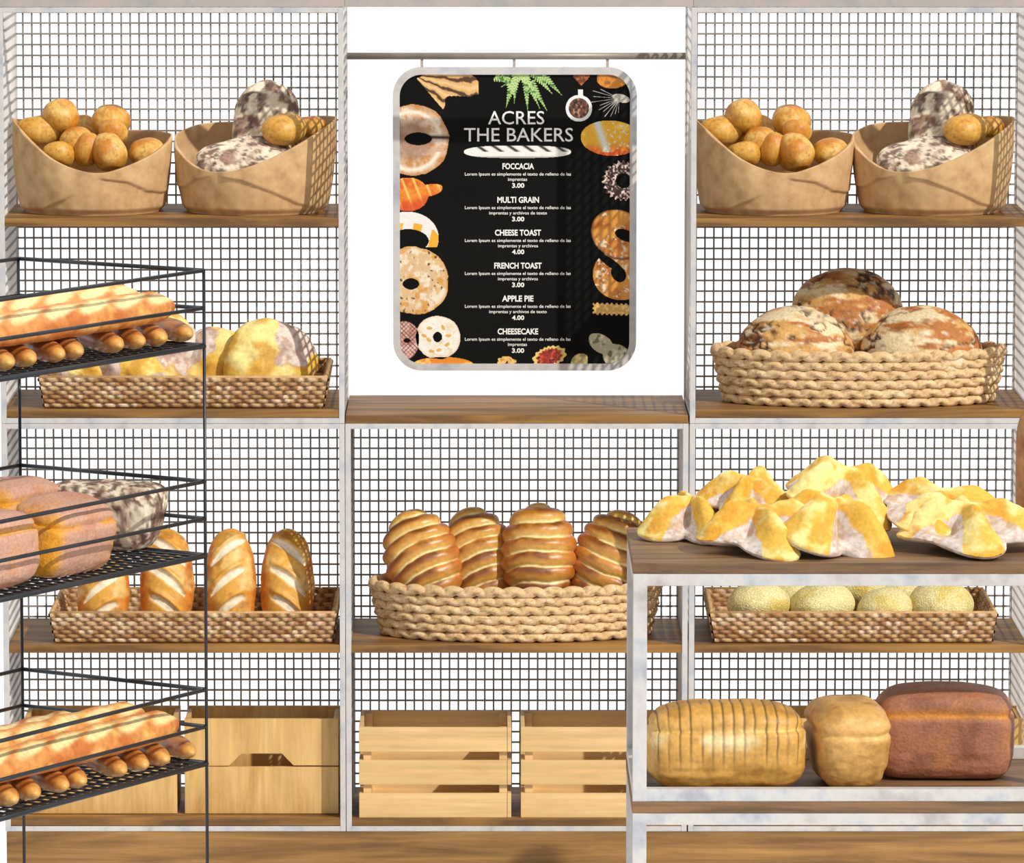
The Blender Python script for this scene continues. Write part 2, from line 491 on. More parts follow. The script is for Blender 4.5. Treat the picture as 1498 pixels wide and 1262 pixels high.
def m_batard(seed, L=0.30, Wd=0.137, H=0.12, side=1):
    P, t, ph = body(L, Wd, H, p=2.3, flat=0.9, nu=128, nv=120)
    x, y, z = P[..., 0]/(L/2), P[..., 1]/(Wd/2), P[..., 2]/(H/2)
    C = CC(t.shape, (228,166,62))
    C = mixc(C, lin((212,116,26)), ss(0.35, 0.95, np.abs(y))*0.85)
    C = mixc(C, lin((240,200,120)), ss(0.48, 0.7, fbm(P, 22, seed))*0.8)
    C = mixc(C, lin((176,104,34)), ss(0.56, 0.7, fbm(P, 30, seed+3))*0.6)
    m = 0*x; lip = 0*x
    for x0 in (-0.42, 0.08, 0.62):
        u = x - x0 - 0.34*side*(y) + 0.16*y*y
        wdt = 0.105*np.sqrt(np.clip(1-((y+0.05*side)/0.66)**2, 0, 1))*(z > 0)
        mm = ss(0.0, 0.35, 1 - np.abs(u)/np.maximum(wdt, 1e-4)) * (wdt > 0.005)
        m = np.maximum(m, mm)
        lip = np.maximum(lip, np.exp(-((u-0.13)/0.05)**2)*(wdt > 0.01)*np.clip(wdt/0.085, 0, 1))
    C = mixc(C, lin((250,236,206)), m*0.95)
    P = P + outn(P, L, Wd, H)*(-0.005*m + 0.007*lip + (fbm(P, 25, seed)-0.5)*0.008)[..., None]
    return fin('batard', P, C)

def m_striped(seed, L=0.33, Wd=0.19, H=0.15, k=5.2, slant=0.22):
    P, t, ph = body(L, Wd, H, p=2.3, flat=0.9, nu=128, nv=150)
    x, y = P[..., 0]/(L/2), P[..., 1]/(Wd/2)
    s = (x*k*0.5*1.35 + slant*y*k*0.5 + 0.12*np.sin(y*3+seed) + 0.34*(fbm(P, 9, seed)-0.5)*2)
    g = np.abs(np.sin(math.pi*s))
    P = P + outn(P, L, Wd, H)*((g**0.7-0.6)*0.011 + (fbm(P, 40, seed+1)-0.5)*0.004)[..., None]
    fr = s - np.floor(s)
    C = CC(t.shape, (204,138,58))
    C = mixc(C, lin((132,72,22)), ss(0.30, 0.7, fr)*ss(0.32, 0.58, fbm(P, 16, seed+4)))
    C = mixc(C, lin((234,186,92)), ss(0.5, 0.1, fr)*0.9)
    C = mixc(C, lin((250,226,158)), ss(0.42, 0.12, g)*ss(0.3, 0.6, fbm(P, 14, seed+7)))
    C = mixc(C, lin((196,96,30)), ss(0.5, 1.0, np.abs(y))*0.6)
    return fin('striped_loaf', P, C)

def m_boule(seed, D=0.31, H=0.20):
    P, t, ph = body(D, D*0.78, H*1.3, p=2.1, flat=0.85, nu=140, nv=110)
    Q = P*np.array([1.0, 1.0, 1.5])
    n1 = fbm(Q, 10, seed, 5); rd = 1-np.abs(fbm(Q, 13, seed+20, 5)-0.5)*2
    crack = ss(0.90, 0.985, rd)
    P = P + outn(P, D, D, H)*((n1-0.5)*0.012 + (fbm(Q, 5, seed+50, 2)-0.5)*0.02 - crack*0.004)[..., None]
    C = CC(t.shape, (218,168,96))
    Q = Q*np.array([0.75, 1.0, 1.5]) + Q[..., [2, 0, 1]]*0.35
    C = mixc(C, lin((242,220,176)), ss(0.46, 0.58, fbm(Q, 12, seed+3, 5)))
    C = mixc(C, lin((186,116,52)), ss(0.50, 0.58, fbm(Q*np.array([0.7,1,1.3]), 15, seed+8, 5)))
    C = mixc(C, lin((84,46,22)), ss(0.90, 0.98, rd)*ss(0.38, 0.52, fbm(Q, 8, seed+12, 3)))
    C = mixc(C, lin((140,76,32)), ss(0.60, 0.72, fbm(Q, 22, seed+16, 4))*0.8)
    C = mixc(C, lin((236,224,196)), ss(0.62, 0.74, fbm(Q, 50, seed+26, 4))*0.7)
    return fin('boule', P, C)

def m_seed(seed, D=0.165, H=0.12):
    P, t, ph = body(D, D, H, p=2.0, flat=0.8, nu=72, nv=52)
    P = P + outn(P, D, D, H)*((fbm(P, 14, seed)-0.5)*0.012)[..., None]
    C = CC(t.shape, (255,240,172))
    C = mixc(C, lin((240,212,116)), ss(0.45, 0.7, fbm(P, 20, seed+3)))
    return fin('seeded_bun', P, C)

def m_pan(seed, L, Wd, H, c_face, c_edge, c_dark, crown=0.30, slices=0, taper=0.0, p=7, sq=4.2, crease=0.35, ends=0.0):
    P, t, ph = body(L, Wd, H, p=p, q=3.0, sq=sq, flat=0.97, nu=144, nv=120)
    x, y, z = P[..., 0]/(L/2), P[..., 1]/(Wd/2), P[..., 2]/(H/2)
    tp = 1 - taper*np.clip(0.5-0.5*z, 0, 1)
    P[..., 0] *= tp; P[..., 1] *= tp
    up = ss(crease-0.15, crease+0.3, z)
    # rounded crown above the tin line, slight waist at the line
    P[..., 0] *= 1 - crown*0.28*np.clip((z-crease), 0, 1)**1.6
    P[..., 1] *= 1 - crown*0.9*np.clip((z-crease), 0, 1)**1.6
    P[..., 2] += H*0.05*crown*up*(1-x*x)*3
    waist = np.exp(-((z-crease)/0.07)**2)
    N = outn(P, L, Wd, H)
    n = fbm(P*np.array([0.5,1,1.6]), 22, seed, 4)-0.5
    P = P + N*(-0.009*waist + n*0.010)[..., None]
    C = CC(t.shape, c_face)
    C = mixc(C, lin(c_dark), ss(0.48, 0.68, fbm(P, 18, seed+4, 5))*0.6)
    C = mixc(C, lin(c_dark), ss(-0.7, -1.0, z)*0.5)  # darker base: bottom crust, with some shade put into the colour
    C = mixc(C, lin(c_edge), waist*0.9*ss(0.25, 0.5, fbm(P, 10, seed+9)))
    C = mixc(C, lin(c_edge), ends*ss(0.62, 0.9, np.abs(x))*ss(0.3, 0.55, fbm(P, 9, seed+19)))
    C = mixc(C, lin(c_edge), ss(0.86, 0.98, np.abs(x))*ss(0.7, 0.95, np.abs(z)+0.0*x)*0.6 + 0.2*ss(0.6, 0.75, fbm(P, 14, seed+14)))
    if slices:
        sx_ = (x*0.5+0.5)*slices + 0.15*(fbm(P, 9, seed+31, 2)-0.5)
        ln = ss(0.09, 0.03, np.abs(sx_-np.round(sx_))) * ss(-0.55, 0.25, z)
        C = mixc(C, lin((96,66,26)), ln*0.8)
        C = mixc(C, lin((246,226,170)), np.exp(-((z-0.30)/0.2)**2)*ss(0.36, 0.58, fbm(P, 12, seed+40))*0.9)
        C = mixc(C, lin((96,66,26)), ln*0.5)
        P = P - N*(0.002*ln)[..., None]
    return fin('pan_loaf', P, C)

def m_baguette(seed, L, Wd, cuts=6, c1=(222,148,74), c2=(200,112,46), cc=(250,226,160)):
    P, t, ph = body(L, Wd, Wd*0.86, p=8 if cuts else 2.6, q=2.0, flat=0.85, nu=64, nv=260 if cuts else 60)
    x, y, z = P[..., 0]/(L/2), P[..., 1]/(Wd/2), P[..., 2]/(Wd*0.43)
    C = CC(t.shape, c1)
    C = mixc(C, lin(c2), ss(0.42, 0.68, fbm(P, 20, seed)))
    C = mixc(C, lin((244,196,110)), ss(0.55, 0.75, fbm(P, 26, seed+5))*0.6)
    d = (fbm(P, 30, seed+1)-0.5)*0.006
    if cuts:
        for k in range(cuts):
            x0 = -1 + 2*(k+0.5)/cuts
            u = (x-x0)*L/2
            v = P[..., 1]
            a = u*0.20 - v*0.98; b = u*0.98 + v*0.20    # long cut at a shallow angle
            mk = ss(0.0, 0.5, 1-np.sqrt((b/(L/cuts*0.66))**2 + ((a-0.1*Wd)/(Wd*0.24))**2))*(z > -0.1)
            C = mixc(C, lin(cc), mk*(0.55+0.9*fbm(P, 40, seed+60, 4)))
            d = d + 0.0035*np.exp(-(((a+Wd*0.20))/(Wd*0.11))**2)*ss(L/cuts*0.6, L/cuts*0.3, np.abs(b))*ss(-0.1, 0.3, z) - 0.002*mk
    else:
        C = mixc(C, lin((238,184,96)), ss(0.75, 1.0, x)*0.7)
        C = mixc(C, lin((160,84,30)), ss(0.5, -0.6, x)*0.3)
    P = P + outn(P, L*3, Wd, Wd)*d[..., None]
    return fin('baguette', P, C)

# ------------------------------------------------------------------ kraft bags
def kraft_bag(label, ctrl, a0, a1, b0, b1, seams, group, liner_h=0.05):
    t = thing('kraft_bag', label, 'bag', (0,0,0), 0, group)
    nu, nv = 240, 60
    ph = np.linspace(0, 2*math.pi, nu, endpoint=False)
    deg = np.degrees(ph)
    ks = sorted(ctrl.items()); xs = [k for k, _ in ks]; ys = [v for _, v in ks]
    xs = [xs[-1]-360] + xs + [xs[0]+360]; ys = [ys[-1]] + ys + [ys[0]]
    hh = np.interp(deg, xs, ys)
    K = np.ones(15)/15; hh = np.convolve(np.concatenate([hh[-7:], hh, hh[:7]]), K, 'valid')
    v = np.linspace(0, 1, nv)[:, None]
    z = hh[None, :]*v
    zz = z/0.22
    bul = 1 + 0.03*np.sin(zz*math.pi)
    A = (a0+(a1-a0)*zz)*bul; B = (b0+(b1-b0)*zz)*bul
    rd = ss(0, 0.018, z)*0.06+0.94
    step = 0*z
    D_ = np.broadcast_to(deg[None, :], z.shape)
    for (dlist, side) in seams:
        sx_, sz = [p[0] for p in dlist], [p[1] for p in dlist]
        inside = (D_ >= min(sx_)) & (D_ <= max(sx_))
        sh = np.interp(D_, sx_, sz)
        step = step + inside*ss(-0.0022, 0.0012, (z-sh))*ss(min(sx_), min(sx_)+8, D_)*ss(max(sx_), max(sx_)-14, D_)*0.006
    wob = (fbm(np.stack([np.cos(ph)+0*z, np.sin(ph)+0*z, z*4], -1), 2.2, 3, 3)-0.5)*0.014
    def shell(off):
        return np.stack([(A*rd+off+step*(off >= 0)+wob)*np.cos(ph), (B*rd+off+step*(off >= 0)+wob)*np.sin(ph), z], -1)
    O, I = shell(0.0), shell(-0.0035)
    V = np.concatenate([O.reshape(-1, 3), I.reshape(-1, 3)])
    f1 = grid_faces(nv, nu, True); f2 = grid_faces(nv, nu, True, nv*nu, True)
    i = np.arange(nu); j = (i+1) % nu; tp = (nv-1)*nu
    rim = np.stack([tp+i, tp+j, nv*nu+tp+j, nv*nu+tp+i], -1)
    link('paper_wall', mesh_np('bag_wall', V, np.concatenate([f1, f2, rim])), M['kraft'], t)
    # crumpled bottom lining that carries the bread
    nr = 18
    r = np.linspace(0, 1, nr)[:, None]
    zz2 = liner_h/0.22
    X = (a0+(a1-a0)*zz2-0.005)*0.94*r*np.cos(ph[::4]); Y = (b0+(b1-b0)*zz2-0.005)*0.94*r*np.sin(ph[::4])
    Z = liner_h*ss(-0.1, 0.6, 1.05-r)*1.0 + 0*X + 0.004*np.sin(X*60+Y*40)
    Z = np.maximum(Z, 0.002)
    link('bottom_lining', mesh_np('bag_lining', np.stack([X, Y, Z], -1), grid_faces(nr, 60, True)), M['liner'], t)
    return t

zs1 = zf(331.5)+TS      # top of each shelf board
zs2 = zf(611.0)+TS
zs3 = zf(955.0)+TS
zs4 = zf(1207.8)+TS
zs4c = zf(1208.5)+TS
UX = xR0-xL0            # distance between the twin tall units
BY = 0.225
c1 = {0:0.195, 40:0.195, 90:0.195, 140:0.215, 180:0.24, 205:0.225, 228:0.18, 251:0.13, 277:0.105, 303:0.13, 330:0.165, 345:0.185}
c2 = {0:0.24, 40:0.235, 90:0.215, 130:0.215, 180:0.19, 200:0.16, 216:0.13, 240:0.108, 263:0.120, 288:0.155, 308:0.19, 335:0.225}
bx1 = W(136, 316, BY)[0]; bx2 = W(374, 316, BY)[0]
seam1 = [([(276, 0.098), (300, 0.085), (318, 0.06), (338, 0.052), (358, 0.055)], 1), ([(205, 0.012), (232, 0.016), (250, 0.04), (262, 0.062)], -1)]
seam2 = [([(243, 0.103), (262, 0.092), (285, 0.06), (305, 0.03), (330, 0.012)], 1), ([(185, 0.066), (205, 0.066), (222, 0.09), (240, 0.102)], -1)]
gb = 'kraft bags of bread on the top shelves'
bagA = kraft_bag('kraft paper bag of golden buns at the left end of the top left shelf', c1, 0.183, 0.205, 0.168, 0.182, seam1, gb)
bagA.location = (bx1, BY, zs1+0.0005)
bagB = kraft_bag('kraft paper bag with floured loaves and two buns on the top left shelf', c2, 0.183, 0.208, 0.168, 0.182, seam2, gb, 0.06)
bagB.location = (bx2, BY, zs1+0.0005)
dup(bagA, shift=(UX-0.003, 0, 0), label='kraft paper bag of golden buns on the top right shelf, beside the menu board')
dup(bagB, shift=(UX-0.012, 0, 0), label='kraft paper bag with floured loaves at the right end of the top right shelf')

bun_m = [m_bun(s) for s in (11, 23, 37, 41)]
buns = [  # px, py, depth, rx, ry (px), tilt, label
 (89, 171, 0.20, 28, 25, 30, 'topmost golden bun'),
 (56, 191, 0.205, 33, 22, -8, 'golden bun against the tall left rim'),
 (162, 177, 0.24, 28, 23, 5, 'high golden bun at the right of the pile'),
 (166, 193, 0.17, 21, 18, 20, 'small golden bun below the high right one'),
 (124, 188, 0.33, 22, 18, 0, 'golden bun peeping out at the back'),
 (92, 206, 0.24, 17, 16, 0, 'mostly hidden golden bun under the topmost one'),
 (113, 207, 0.16, 24, 21, -15, 'golden bun in the middle of the pile'),
 (128, 219, 0.13, 20, 27, 0, 'upright golden bun behind the front one'),
 (160, 225, 0.115, 31, 29, 25, 'large pale golden bun at the front dip'),
 (84, 227, 0.13, 26, 19, 18, 'golden bun low at the front left rim'),
 (216, 222, 0.17, 26, 19, -12, 'lone golden bun low at the right rim'),
]
for side, dx, nm in ((0, 0.0, 'far left kraft bag'), (1, UX-0.003, 'kraft bag just right of menu board')):
    for k, (px, py, Y, rx, ry, tl, lb) in enumerate(buns):
        o = link('golden_bun', bun_m[k % 4], M['golden'])
        s = PX(Y)
        p = W(px, py, Y)
        o.location = (p[0]+dx, p[1], p[2]); ry_ = ry/s; rx_ = rx/s
        o.scale = (rx_/0.049, min(rx_, 0.048)/0.044, ry_/0.0375)
        o.rotation_euler = (R(8*((k*7) % 5-2)), R(tl), R(11*k))
        if side: o.rotation_euler[2] += R(14)
        tag(o, lb + ', ' + nm, 'bun', 'golden buns in the kraft bags')
rust_up = m_rustic(5, 0.27, 0.175, 0.085, p=3.2, sq=2.2)
rust_ly = m_rustic(9, 0.25, 0.15, 0.10)
for dx, nm in ((0.0, 'on the top left shelf'), (UX-0.012, 'on the top right shelf')):
    o = link('rustic_loaf', rust_up, M['floury'])
    p = W(390, 195, 0.27); orient(o, (p[0]+dx, p[1], p[2]), (0.02, 0.22, 1), (0.05, -1, 0.2))
    tag(o, 'tall mottled floury rye loaf standing upright in the kraft bag ' + nm, 'bread', 'mottled floury loaves in kraft bags')
    o = link('rustic_loaf', rust_ly, M['floury'])
    p = W(357, 236, 0.14); orient(o, (p[0]+dx, p[1], p[2]), (1, 0.1, 0.12), (0.1, -0.5, 1), (1.0, 1, 1))
    tag(o, 'mottled floury rye loaf lying down in the kraft bag ' + nm, 'bread', 'mottled floury loaves in kraft bags')
    for (px, py, Y, rx, ry, k, lb) in ((415, 189, 0.15, 33, 22, 1, 'large golden bun against the upright floury loaf'), (457, 186, 0.23, 20, 15, 2, 'small golden bun at the right rim near the floury loaf')):
        o = link('golden_bun', bun_m[k], M['golden']); s = PX(Y); p = W(px, py, Y)
        o.location = (p[0]+dx, p[1], p[2]); o.scale = (rx/s/0.049, min(rx/s, 0.05)/0.044, ry/s/0.0375); o.rotation_euler = (0.2, R(-6), 0.5)
        tag(o, lb + ' ' + nm, 'bun', 'golden buns in the kraft bags')

# ------------------------------------------------------------------ woven trays
def woven_wall(p00, p10, p01, p11, rows=7, per=0.034, th=0.0075, seed=0):
    p00, p10, p01, p11 = map(np.array, (p00, p10, p01, p11))
    Lw = np.linalg.norm(p10-p00)
    ncol = max(2, round(Lw/per)); nu = ncol*8+1; nv = rows*7+1
    u = np.linspace(0, 1, nu)[None, :]; v = np.linspace(0, 1, nv)[:, None]
    P = ((p00*(1-u[..., None])+p10*u[..., None])*(1-v[..., None]) + (p01*(1-u[..., None])+p11*u[..., None])*v[..., None])
    N = np.cross(p10-p00, p01-p00); N = N/np.linalg.norm(N)
    row = np.minimum(np.floor(v*rows), rows-1); rv = v*rows-row
    cu = u*ncol + 0.5*(row % 2) + 0.10*rv
    wave = np.cos(cu*2*math.pi)*0.5+0.5
    prof = np.sqrt(np.clip(1-(2*rv-1)**2*0.96, 0, 1))
    hgt = th*0.5*(prof*(0.25+0.75*wave**0.7))
    Pw = P + N*hgt[..., None]*1.5
    cell = np.floor(cu)
    rnd = hsh(cell+0*v, row+0*u, 0*cu+seed, 3)
    C = CC(cu.shape, (206,168,120))
    C = mixc(C, lin((168,122,72)), ss(0.35, 0.6, rnd))
    C = mixc(C, lin((232,202,164)), ss(0.75, 0.95, rnd))
    C = mixc(C, lin((104,66,36)), ss(0.45, 0.1, wave)*0.85)  # gaps between strands browned: shade of the weave painted into the colour
    return Pw, C, N

def woven_tray(label, wt, wb, dt, db, h, group):
    t = thing('woven_tray', label, 'tray', (0,0,0), 0, group)
    def ring(w, d, z): return [(-w/2, -d/2, z), (w/2, -d/2, z), (w/2, d/2, z), (-w/2, d/2, z)]
    Vs, Cs, Fs, off = [], [], [], 0
    for inner in (0, 1):
        k = 0.007 if inner else 0.0
        B, Tp = ring(wb-2*k, db-2*k, 0.002), ring(wt-2*k, dt-2*k, h)
        for i in range(4):
            a, b = (i, (i+1) % 4) if not inner else ((i+1) % 4, i)
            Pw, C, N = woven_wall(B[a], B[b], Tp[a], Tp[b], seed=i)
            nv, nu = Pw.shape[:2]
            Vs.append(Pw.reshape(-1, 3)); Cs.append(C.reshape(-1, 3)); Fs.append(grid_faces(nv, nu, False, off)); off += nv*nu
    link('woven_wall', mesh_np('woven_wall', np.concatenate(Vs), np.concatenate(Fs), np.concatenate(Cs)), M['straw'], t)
    mb = MB(); r = ring(wt-0.008, dt-0.008, h)
    for i in range(4): mb.tube(r[i], r[(i+1) % 4], 0.0048, 8)
    m = mb.mesh('rim', 0, True)
    link('rim', m, M['strawplain'], t)
    link('base', MB().box(-wb/2+0.004, wb/2-0.004, -db/2+0.004, db/2-0.004, 0.0, 0.006).mesh('base'), M['strawplain'], t)
    return t
M['strawplain'] = mat_noise('plain_straw', [(0.3, (176,134,84)), (0.7, (214,176,124))], s=40, rough=0.8, bump=0.3)

def px_w(px0, px1, py, Y): return W(px1, py, Y)[0]-W(px0, py, Y)[0]
wt = px_w(71, 491, 896, 0.0); wb = px_w(81, 485, 941, 0.02)
gt = 'woven seagrass trays of bread'
trayL3 = woven_tray('woven seagrass tray of four slashed loaves on the third left shelf', wt, wb, 0.41, 0.37, 0.080, gt)
trayL3.location = (W(283, 941, 0.01)[0], 0.215, zs3+0.0005)
trayL2 = dup(trayL3, (W(268.5, 600, 0.01)[0], 0.215, zs2+0.0005), 'woven seagrass tray of round floured breads on the second left shelf')
trayR3 = dup(trayL3, (W(1248.5, 941, 0.01)[0], 0.215, zs3+0.0005), 'woven seagrass tray of seeded buns seen beneath the display table top')

star_m = [m_star(3), m_star(8, arm=0.34), m_star(14, arm=0.42), m_star(21, arm=0.32, k=3)]
star_r = [m_floury(31), m_floury(52)]
for k, (px, py, Y, sc, rot, lb) in enumerate((
    (398, 529, 0.14, 0.97, 40, 'largest round yellow floured bread, right end of the second left shelf tray'),
    (312, 545, 0.19, 0.92, 75, 'round yellow floured bread second from right in the second left shelf tray'),
    (236, 522, 0.20, 1.02, 10, 'round yellow floured bread crossed by the rack post, just above the top tray end'),
    (196, 548, 0.125, 0.80, 130, 'low yellow floured bread under the rack baguettes, front of the tray'),
    (117, 558, 0.14, 0.62, 200, 'small yellow floured bread at the left end of the second left shelf tray'))):
    o = link('round_bread', star_r[k % 2], M['floury'])
    a = R(rot)
    orient(o, W(px, py, Y), (math.cos(a), 0.25*math.sin(a), math.sin(a)), (0.1, -1, 0.28), (sc, sc, 1.0))
    tag(o, lb, 'bread', 'round floured breads in the tray')
bat = [m_batard(2, side=1), m_batard(6, side=-1)]
for k, (px, top, Y, w, ln, lb) in enumerate((
    (152, 790, 0.15, 78, 0.27, 'slashed golden loaf at the left end of the tray, under the rack'),
    (245, 773, 0.17, 80, 0.29, 'slashed golden loaf behind the rack corner, second from left in the tray'),
    (337, 773, 0.16, 78, 0.29, 'slashed golden loaf just right of the rack post in the tray'),
    (421, 773, 0.16, 79, 0.29, 'slashed golden loaf at the right end of the third left shelf tray'))):
    o = link('slashed_loaf', bat[(1, 0, 1, 0)[k]], M['bread'])
    s = PX(Y)
    pt = W(px, top, Y+0.05)
    dirv = Vector((0.0, 0.30, 1)).normalized()
    c = Vector(pt) - dirv*(ln/2)
    orient(o, c, dirv, (0, -1, 0.3), (ln/0.30, w/s/0.137, 0.95))
    tag(o, lb, 'bread', 'slashed golden loaves standing in the tray')
sd = [m_seed(1), m_seed(5)]
for k, (px, py, Y, r, lb) in enumerate((
    (1110, 884, 0.12, 47, 'seeded yellow bun at the left end of the tray under the table top'),
    (1201, 886, 0.12, 49, 'seeded yellow bun second from the left in the tray under the table top'),
    (1295, 891, 0.11, 42, 'smallest front seeded yellow bun, third from the left in the tray'),
    (1376, 884, 0.12, 48, 'seeded yellow bun at the right end of the tray under the table top'),
    (1160, 866, 0.28, 44, 'seeded yellow bun mostly hidden behind the two leftmost buns'),
    (1257, 858, 0.28, 47, 'seeded yellow bun in the back row at the middle of the tray'),
    (1320, 868, 0.28, 44, 'seeded yellow bun in the back row beside the rightmost one'))):
    o = link('seeded_bun', sd[k % 2], M['seeded']); s = PX(Y)
    o.location = W(px, py, Y); q = r/s/0.0825; o.scale = (q, q, q); o.rotation_euler = (R(-10), 0, k*1.1)
    tag(o, lb, 'bun', 'seeded yellow buns in the tray')

# ------------------------------------------------------------------ rope baskets
def rope_basket(label, a, b, h, rows=6, group=None):
    t = thing('rope_basket', label, 'basket', (0,0,0), 0, group)
    V, Fc, Cc, off = [], [], [], 0
    per = 0.05; pitch = h/rows
    for j in range(rows):
        z = pitch*(j+0.5)
        k = 0.93 + 0.07*math.sin((j+0.5)/rows*math.pi*0.5) + (0.012 if j == rows-1 else 0)
        A, B = a*k-pitch*0.5, b*k-pitch*0.5
        circ = math.pi*(3*(A+B)-math.sqrt((3*A+B)*(A+3*B)))
        nl = int(circ/per); nu = nl*14; nw = 18
        s = np.linspace(0, 2*math.pi, 4000)
        ex, ey = A*np.cos(s), B*np.sin(s)
        cl = np.concatenate([[0], np.cumsum(np.hypot(np.diff(ex), np.diff(ey)))]); cl /= cl[-1]
        w_ = np.arange(nu)/nu
        ph = np.interp(w_, cl, s)[:, None]
        q = np.linspace(0, 2*math.pi, nw, endpoint=False)[None, :]
        cyc = w_[:, None]*nl + 0.5*(j % 2)
        strand = cyc + q/(2*math.pi)*0.6
        lobe = np.abs(np.cos(math.pi*strand))**0.6
        rad = pitch*(0.26+0.29*lobe)*(1.1 if j == rows-1 else 1.0)
        zz = z + 0*cyc
        nx, ny = np.cos(ph)/A, np.sin(ph)/B; ln = np.hypot(nx, ny); nx, ny = nx/ln, ny/ln
        X = A*np.cos(ph)+nx*rad*np.cos(q); Y = B*np.sin(ph)+ny*rad*np.cos(q); Z = zz+rad*1.08*np.sin(q)
        P = np.stack([X, Y, Z], -1)
        C = CC(lobe.shape, (222,186,136))
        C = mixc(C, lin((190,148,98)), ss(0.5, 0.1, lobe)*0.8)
        C = mixc(C, lin((240,212,168)), ss(0.5, 0.7, fbm(P, 60, j))*0.8)
        C = mixc(C, lin((150,112,70)), ss(0.58, 0.7, fbm(P*np.array([1,1,3]), 90, j+9, 3))*0.6)
        idx = np.arange(nu)
        g = grid_faces(nu, nw, True, off)
        wrap = np.stack([off+(nu-1)*nw+np.arange(nw), off+(nu-1)*nw+(np.arange(nw)+1) % nw, off+(np.arange(nw)+1) % nw, off+np.arange(nw)], -1)
        V.append(P.reshape(-1, 3)); Cc.append(C.reshape(-1, 3)); Fc += [g, wrap]; off += nu*nw
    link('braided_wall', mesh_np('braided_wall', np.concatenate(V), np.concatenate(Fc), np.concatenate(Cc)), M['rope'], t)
    nu = 120; ph = np.linspace(0, 2*math.pi, nu, endpoint=False)[None, :]
    zz = np.array([0.003, h*0.25, h*0.5, h*0.93])[:, None]; k = np.array([0.925, 0.955, 0.975, 0.985])[:, None]
    P = np.stack([(a*k-pitch*0.75)*np.cos(ph), (b*k-pitch*0.75)*np.sin(ph), zz+0*ph], -1)
    link('light_block_shell', mesh_np('light_block_shell', P, grid_faces(4, nu, True)), M['strawplain'], t)  # added shell that keeps light from passing through the braid gaps
    r = np.linspace(0.001, 1, 10)[:, None]
    P = np.stack([(a*0.93-pitch*0.75)*r*np.cos(ph), (b*0.93-pitch*0.75)*r*np.sin(ph), 0.006+0*r*ph], -1)
    link('base', mesh_np('base', P, grid_faces(10, nu, True)), M['strawplain'], t)
    return t
ba = px_w(541, 968, 858, 0.19)/2
zfront = zf(938, 0.03)
bc = rope_basket('oval braided rope basket of striped loaves on the middle unit shelf', ba, 0.178, 0.142, 6, 'oval braided rope baskets')
bc.location = (W(754.5, 900, 0.19)[0], 0.19, zs3+0.001)
br = dup(bc, (W(1256, 560, 0.19)[0], 0.19, zs2+0.001), 'oval braided rope basket of round crusty loaves on the second right shelf')

st = [m_striped(4), m_striped(9, slant=0.12, k=5.0), m_striped(13, slant=-0.2)]
for k, (px, top, Y, lean, w, mi, lb) in enumerate((
    (597, 748, 0.24, -0.30, 108, 0, 'striped glazed loaf leaning left at the left end of the rope basket'),
    (686, 744, 0.29, -0.20, 104, 0, 'striped glazed loaf leaning left behind its neighbours, second from left'),
    (788, 736, 0.24, 0.0, 108, 1, 'tallest striped glazed loaf standing straight in the middle of the rope basket'),
    (914, 749, 0.25, 0.28, 112, 2, 'striped glazed loaf leaning right, partly behind the display table'))):
    o = link('striped_loaf', st[mi], M['glossy'])
    dirv = Vector((lean, 0.26, 1)).normalized(); s = PX(Y); Ln = 0.265
    c = Vector(W(px, top, Y)) - dirv*(Ln/2)
    orient(o, c, dirv, (0, -1, 0.22), (Ln/0.33, w/s/0.19, 0.85))
    tag(o, lb, 'bread', 'striped glazed loaves in the rope basket')
bl = [m_boule(4), m_boule(12), m_boule(19)]
for k, (px, top, Y, w, lb) in enumerate((
    (1163, 446, 0.165, 174, 'round crusty brown loaf at the left of the rope basket'),
    (1349, 446, 0.165, 174, 'round crusty brown loaf at the right of the rope basket'),
    (1239, 394, 0.27, 168, 'round crusty brown loaf on top, behind the two in front'))):
    o = link('round_crusty_loaf', bl[k], M['dense'])
    s = PX(Y); q = w/s/0.31
    p = W(px, top, Y); o.location = (p[0], Y, p[2]-0.128*q); o.scale = (q, q, q); o.rotation_euler = (R(4), 0, R((0, 176, 8)[k]))
    tag(o, lb, 'bread', 'round crusty loaves in the rope basket')

# ------------------------------------------------------------------ crates
def board_crate(label, w, d, h, group):
    t = thing('wooden_crate', label, 'crate', (0,0,0), 0, group)
    b = 0.012
    half = h*0.5
    hw0, hw1, hh = 0.082, 0.052, 0.034
    g = 0.003
    up = [(-w/2, half+g), (-hw0, half+g), (-hw1, half+hh), (hw1, half+hh), (hw0, half+g), (w/2, half+g), (w/2, h), (-w/2, h)]
    for y0, nm in ((-d/2, 'front_board'), (d/2-b, 'back_board')):
        link(nm, MB().prism(up, y0, y0+b).mesh(nm), M['crate'], t)
        link(nm, MB().box(-w/2, w/2, y0, y0+b, 0.001, half-0.001).mesh(nm, 0.001), M['crate'], t)
    for sx_ in (-1, 1):
        x0 = -w/2+0.0006 if sx_ < 0 else w/2-b-0.0006
        link('side_board', MB().box(x0, x0+b, -d/2+b, d/2-b, 0.001, h-0.004).mesh('side_board', 0.001), M['crate'], t)
        x0 = -w/2+b if sx_ < 0 else w/2-2*b-0.006
        for yy in (-d/2+b, d/2-2*b):
            link('corner_block', MB().box(x0, x0+b+0.006, yy, yy+b, 0.012, h-0.006).mesh('corner_block', 0.001), M['crate'], t)
    link('base', MB().box(-w/2+b, w/2-b, -d/2+b, d/2-b, 0.001, 0.010).mesh('base'), M['crate'], t)
    return t
cw = px_w(270.5, 495.5, 1120, 0.045); chh = (1191-1049.5)/577/CT
gc = 'honey coloured wooden crates with hand holes'
cr = board_crate('honey coloured wooden crate with a hand hole, left bottom shelf, right of the rack post', cw, 0.20, chh, gc)
zc = zs4+0.0005
cr.location = (W(383, 1190, 0.05)[0], 0.15, zc)
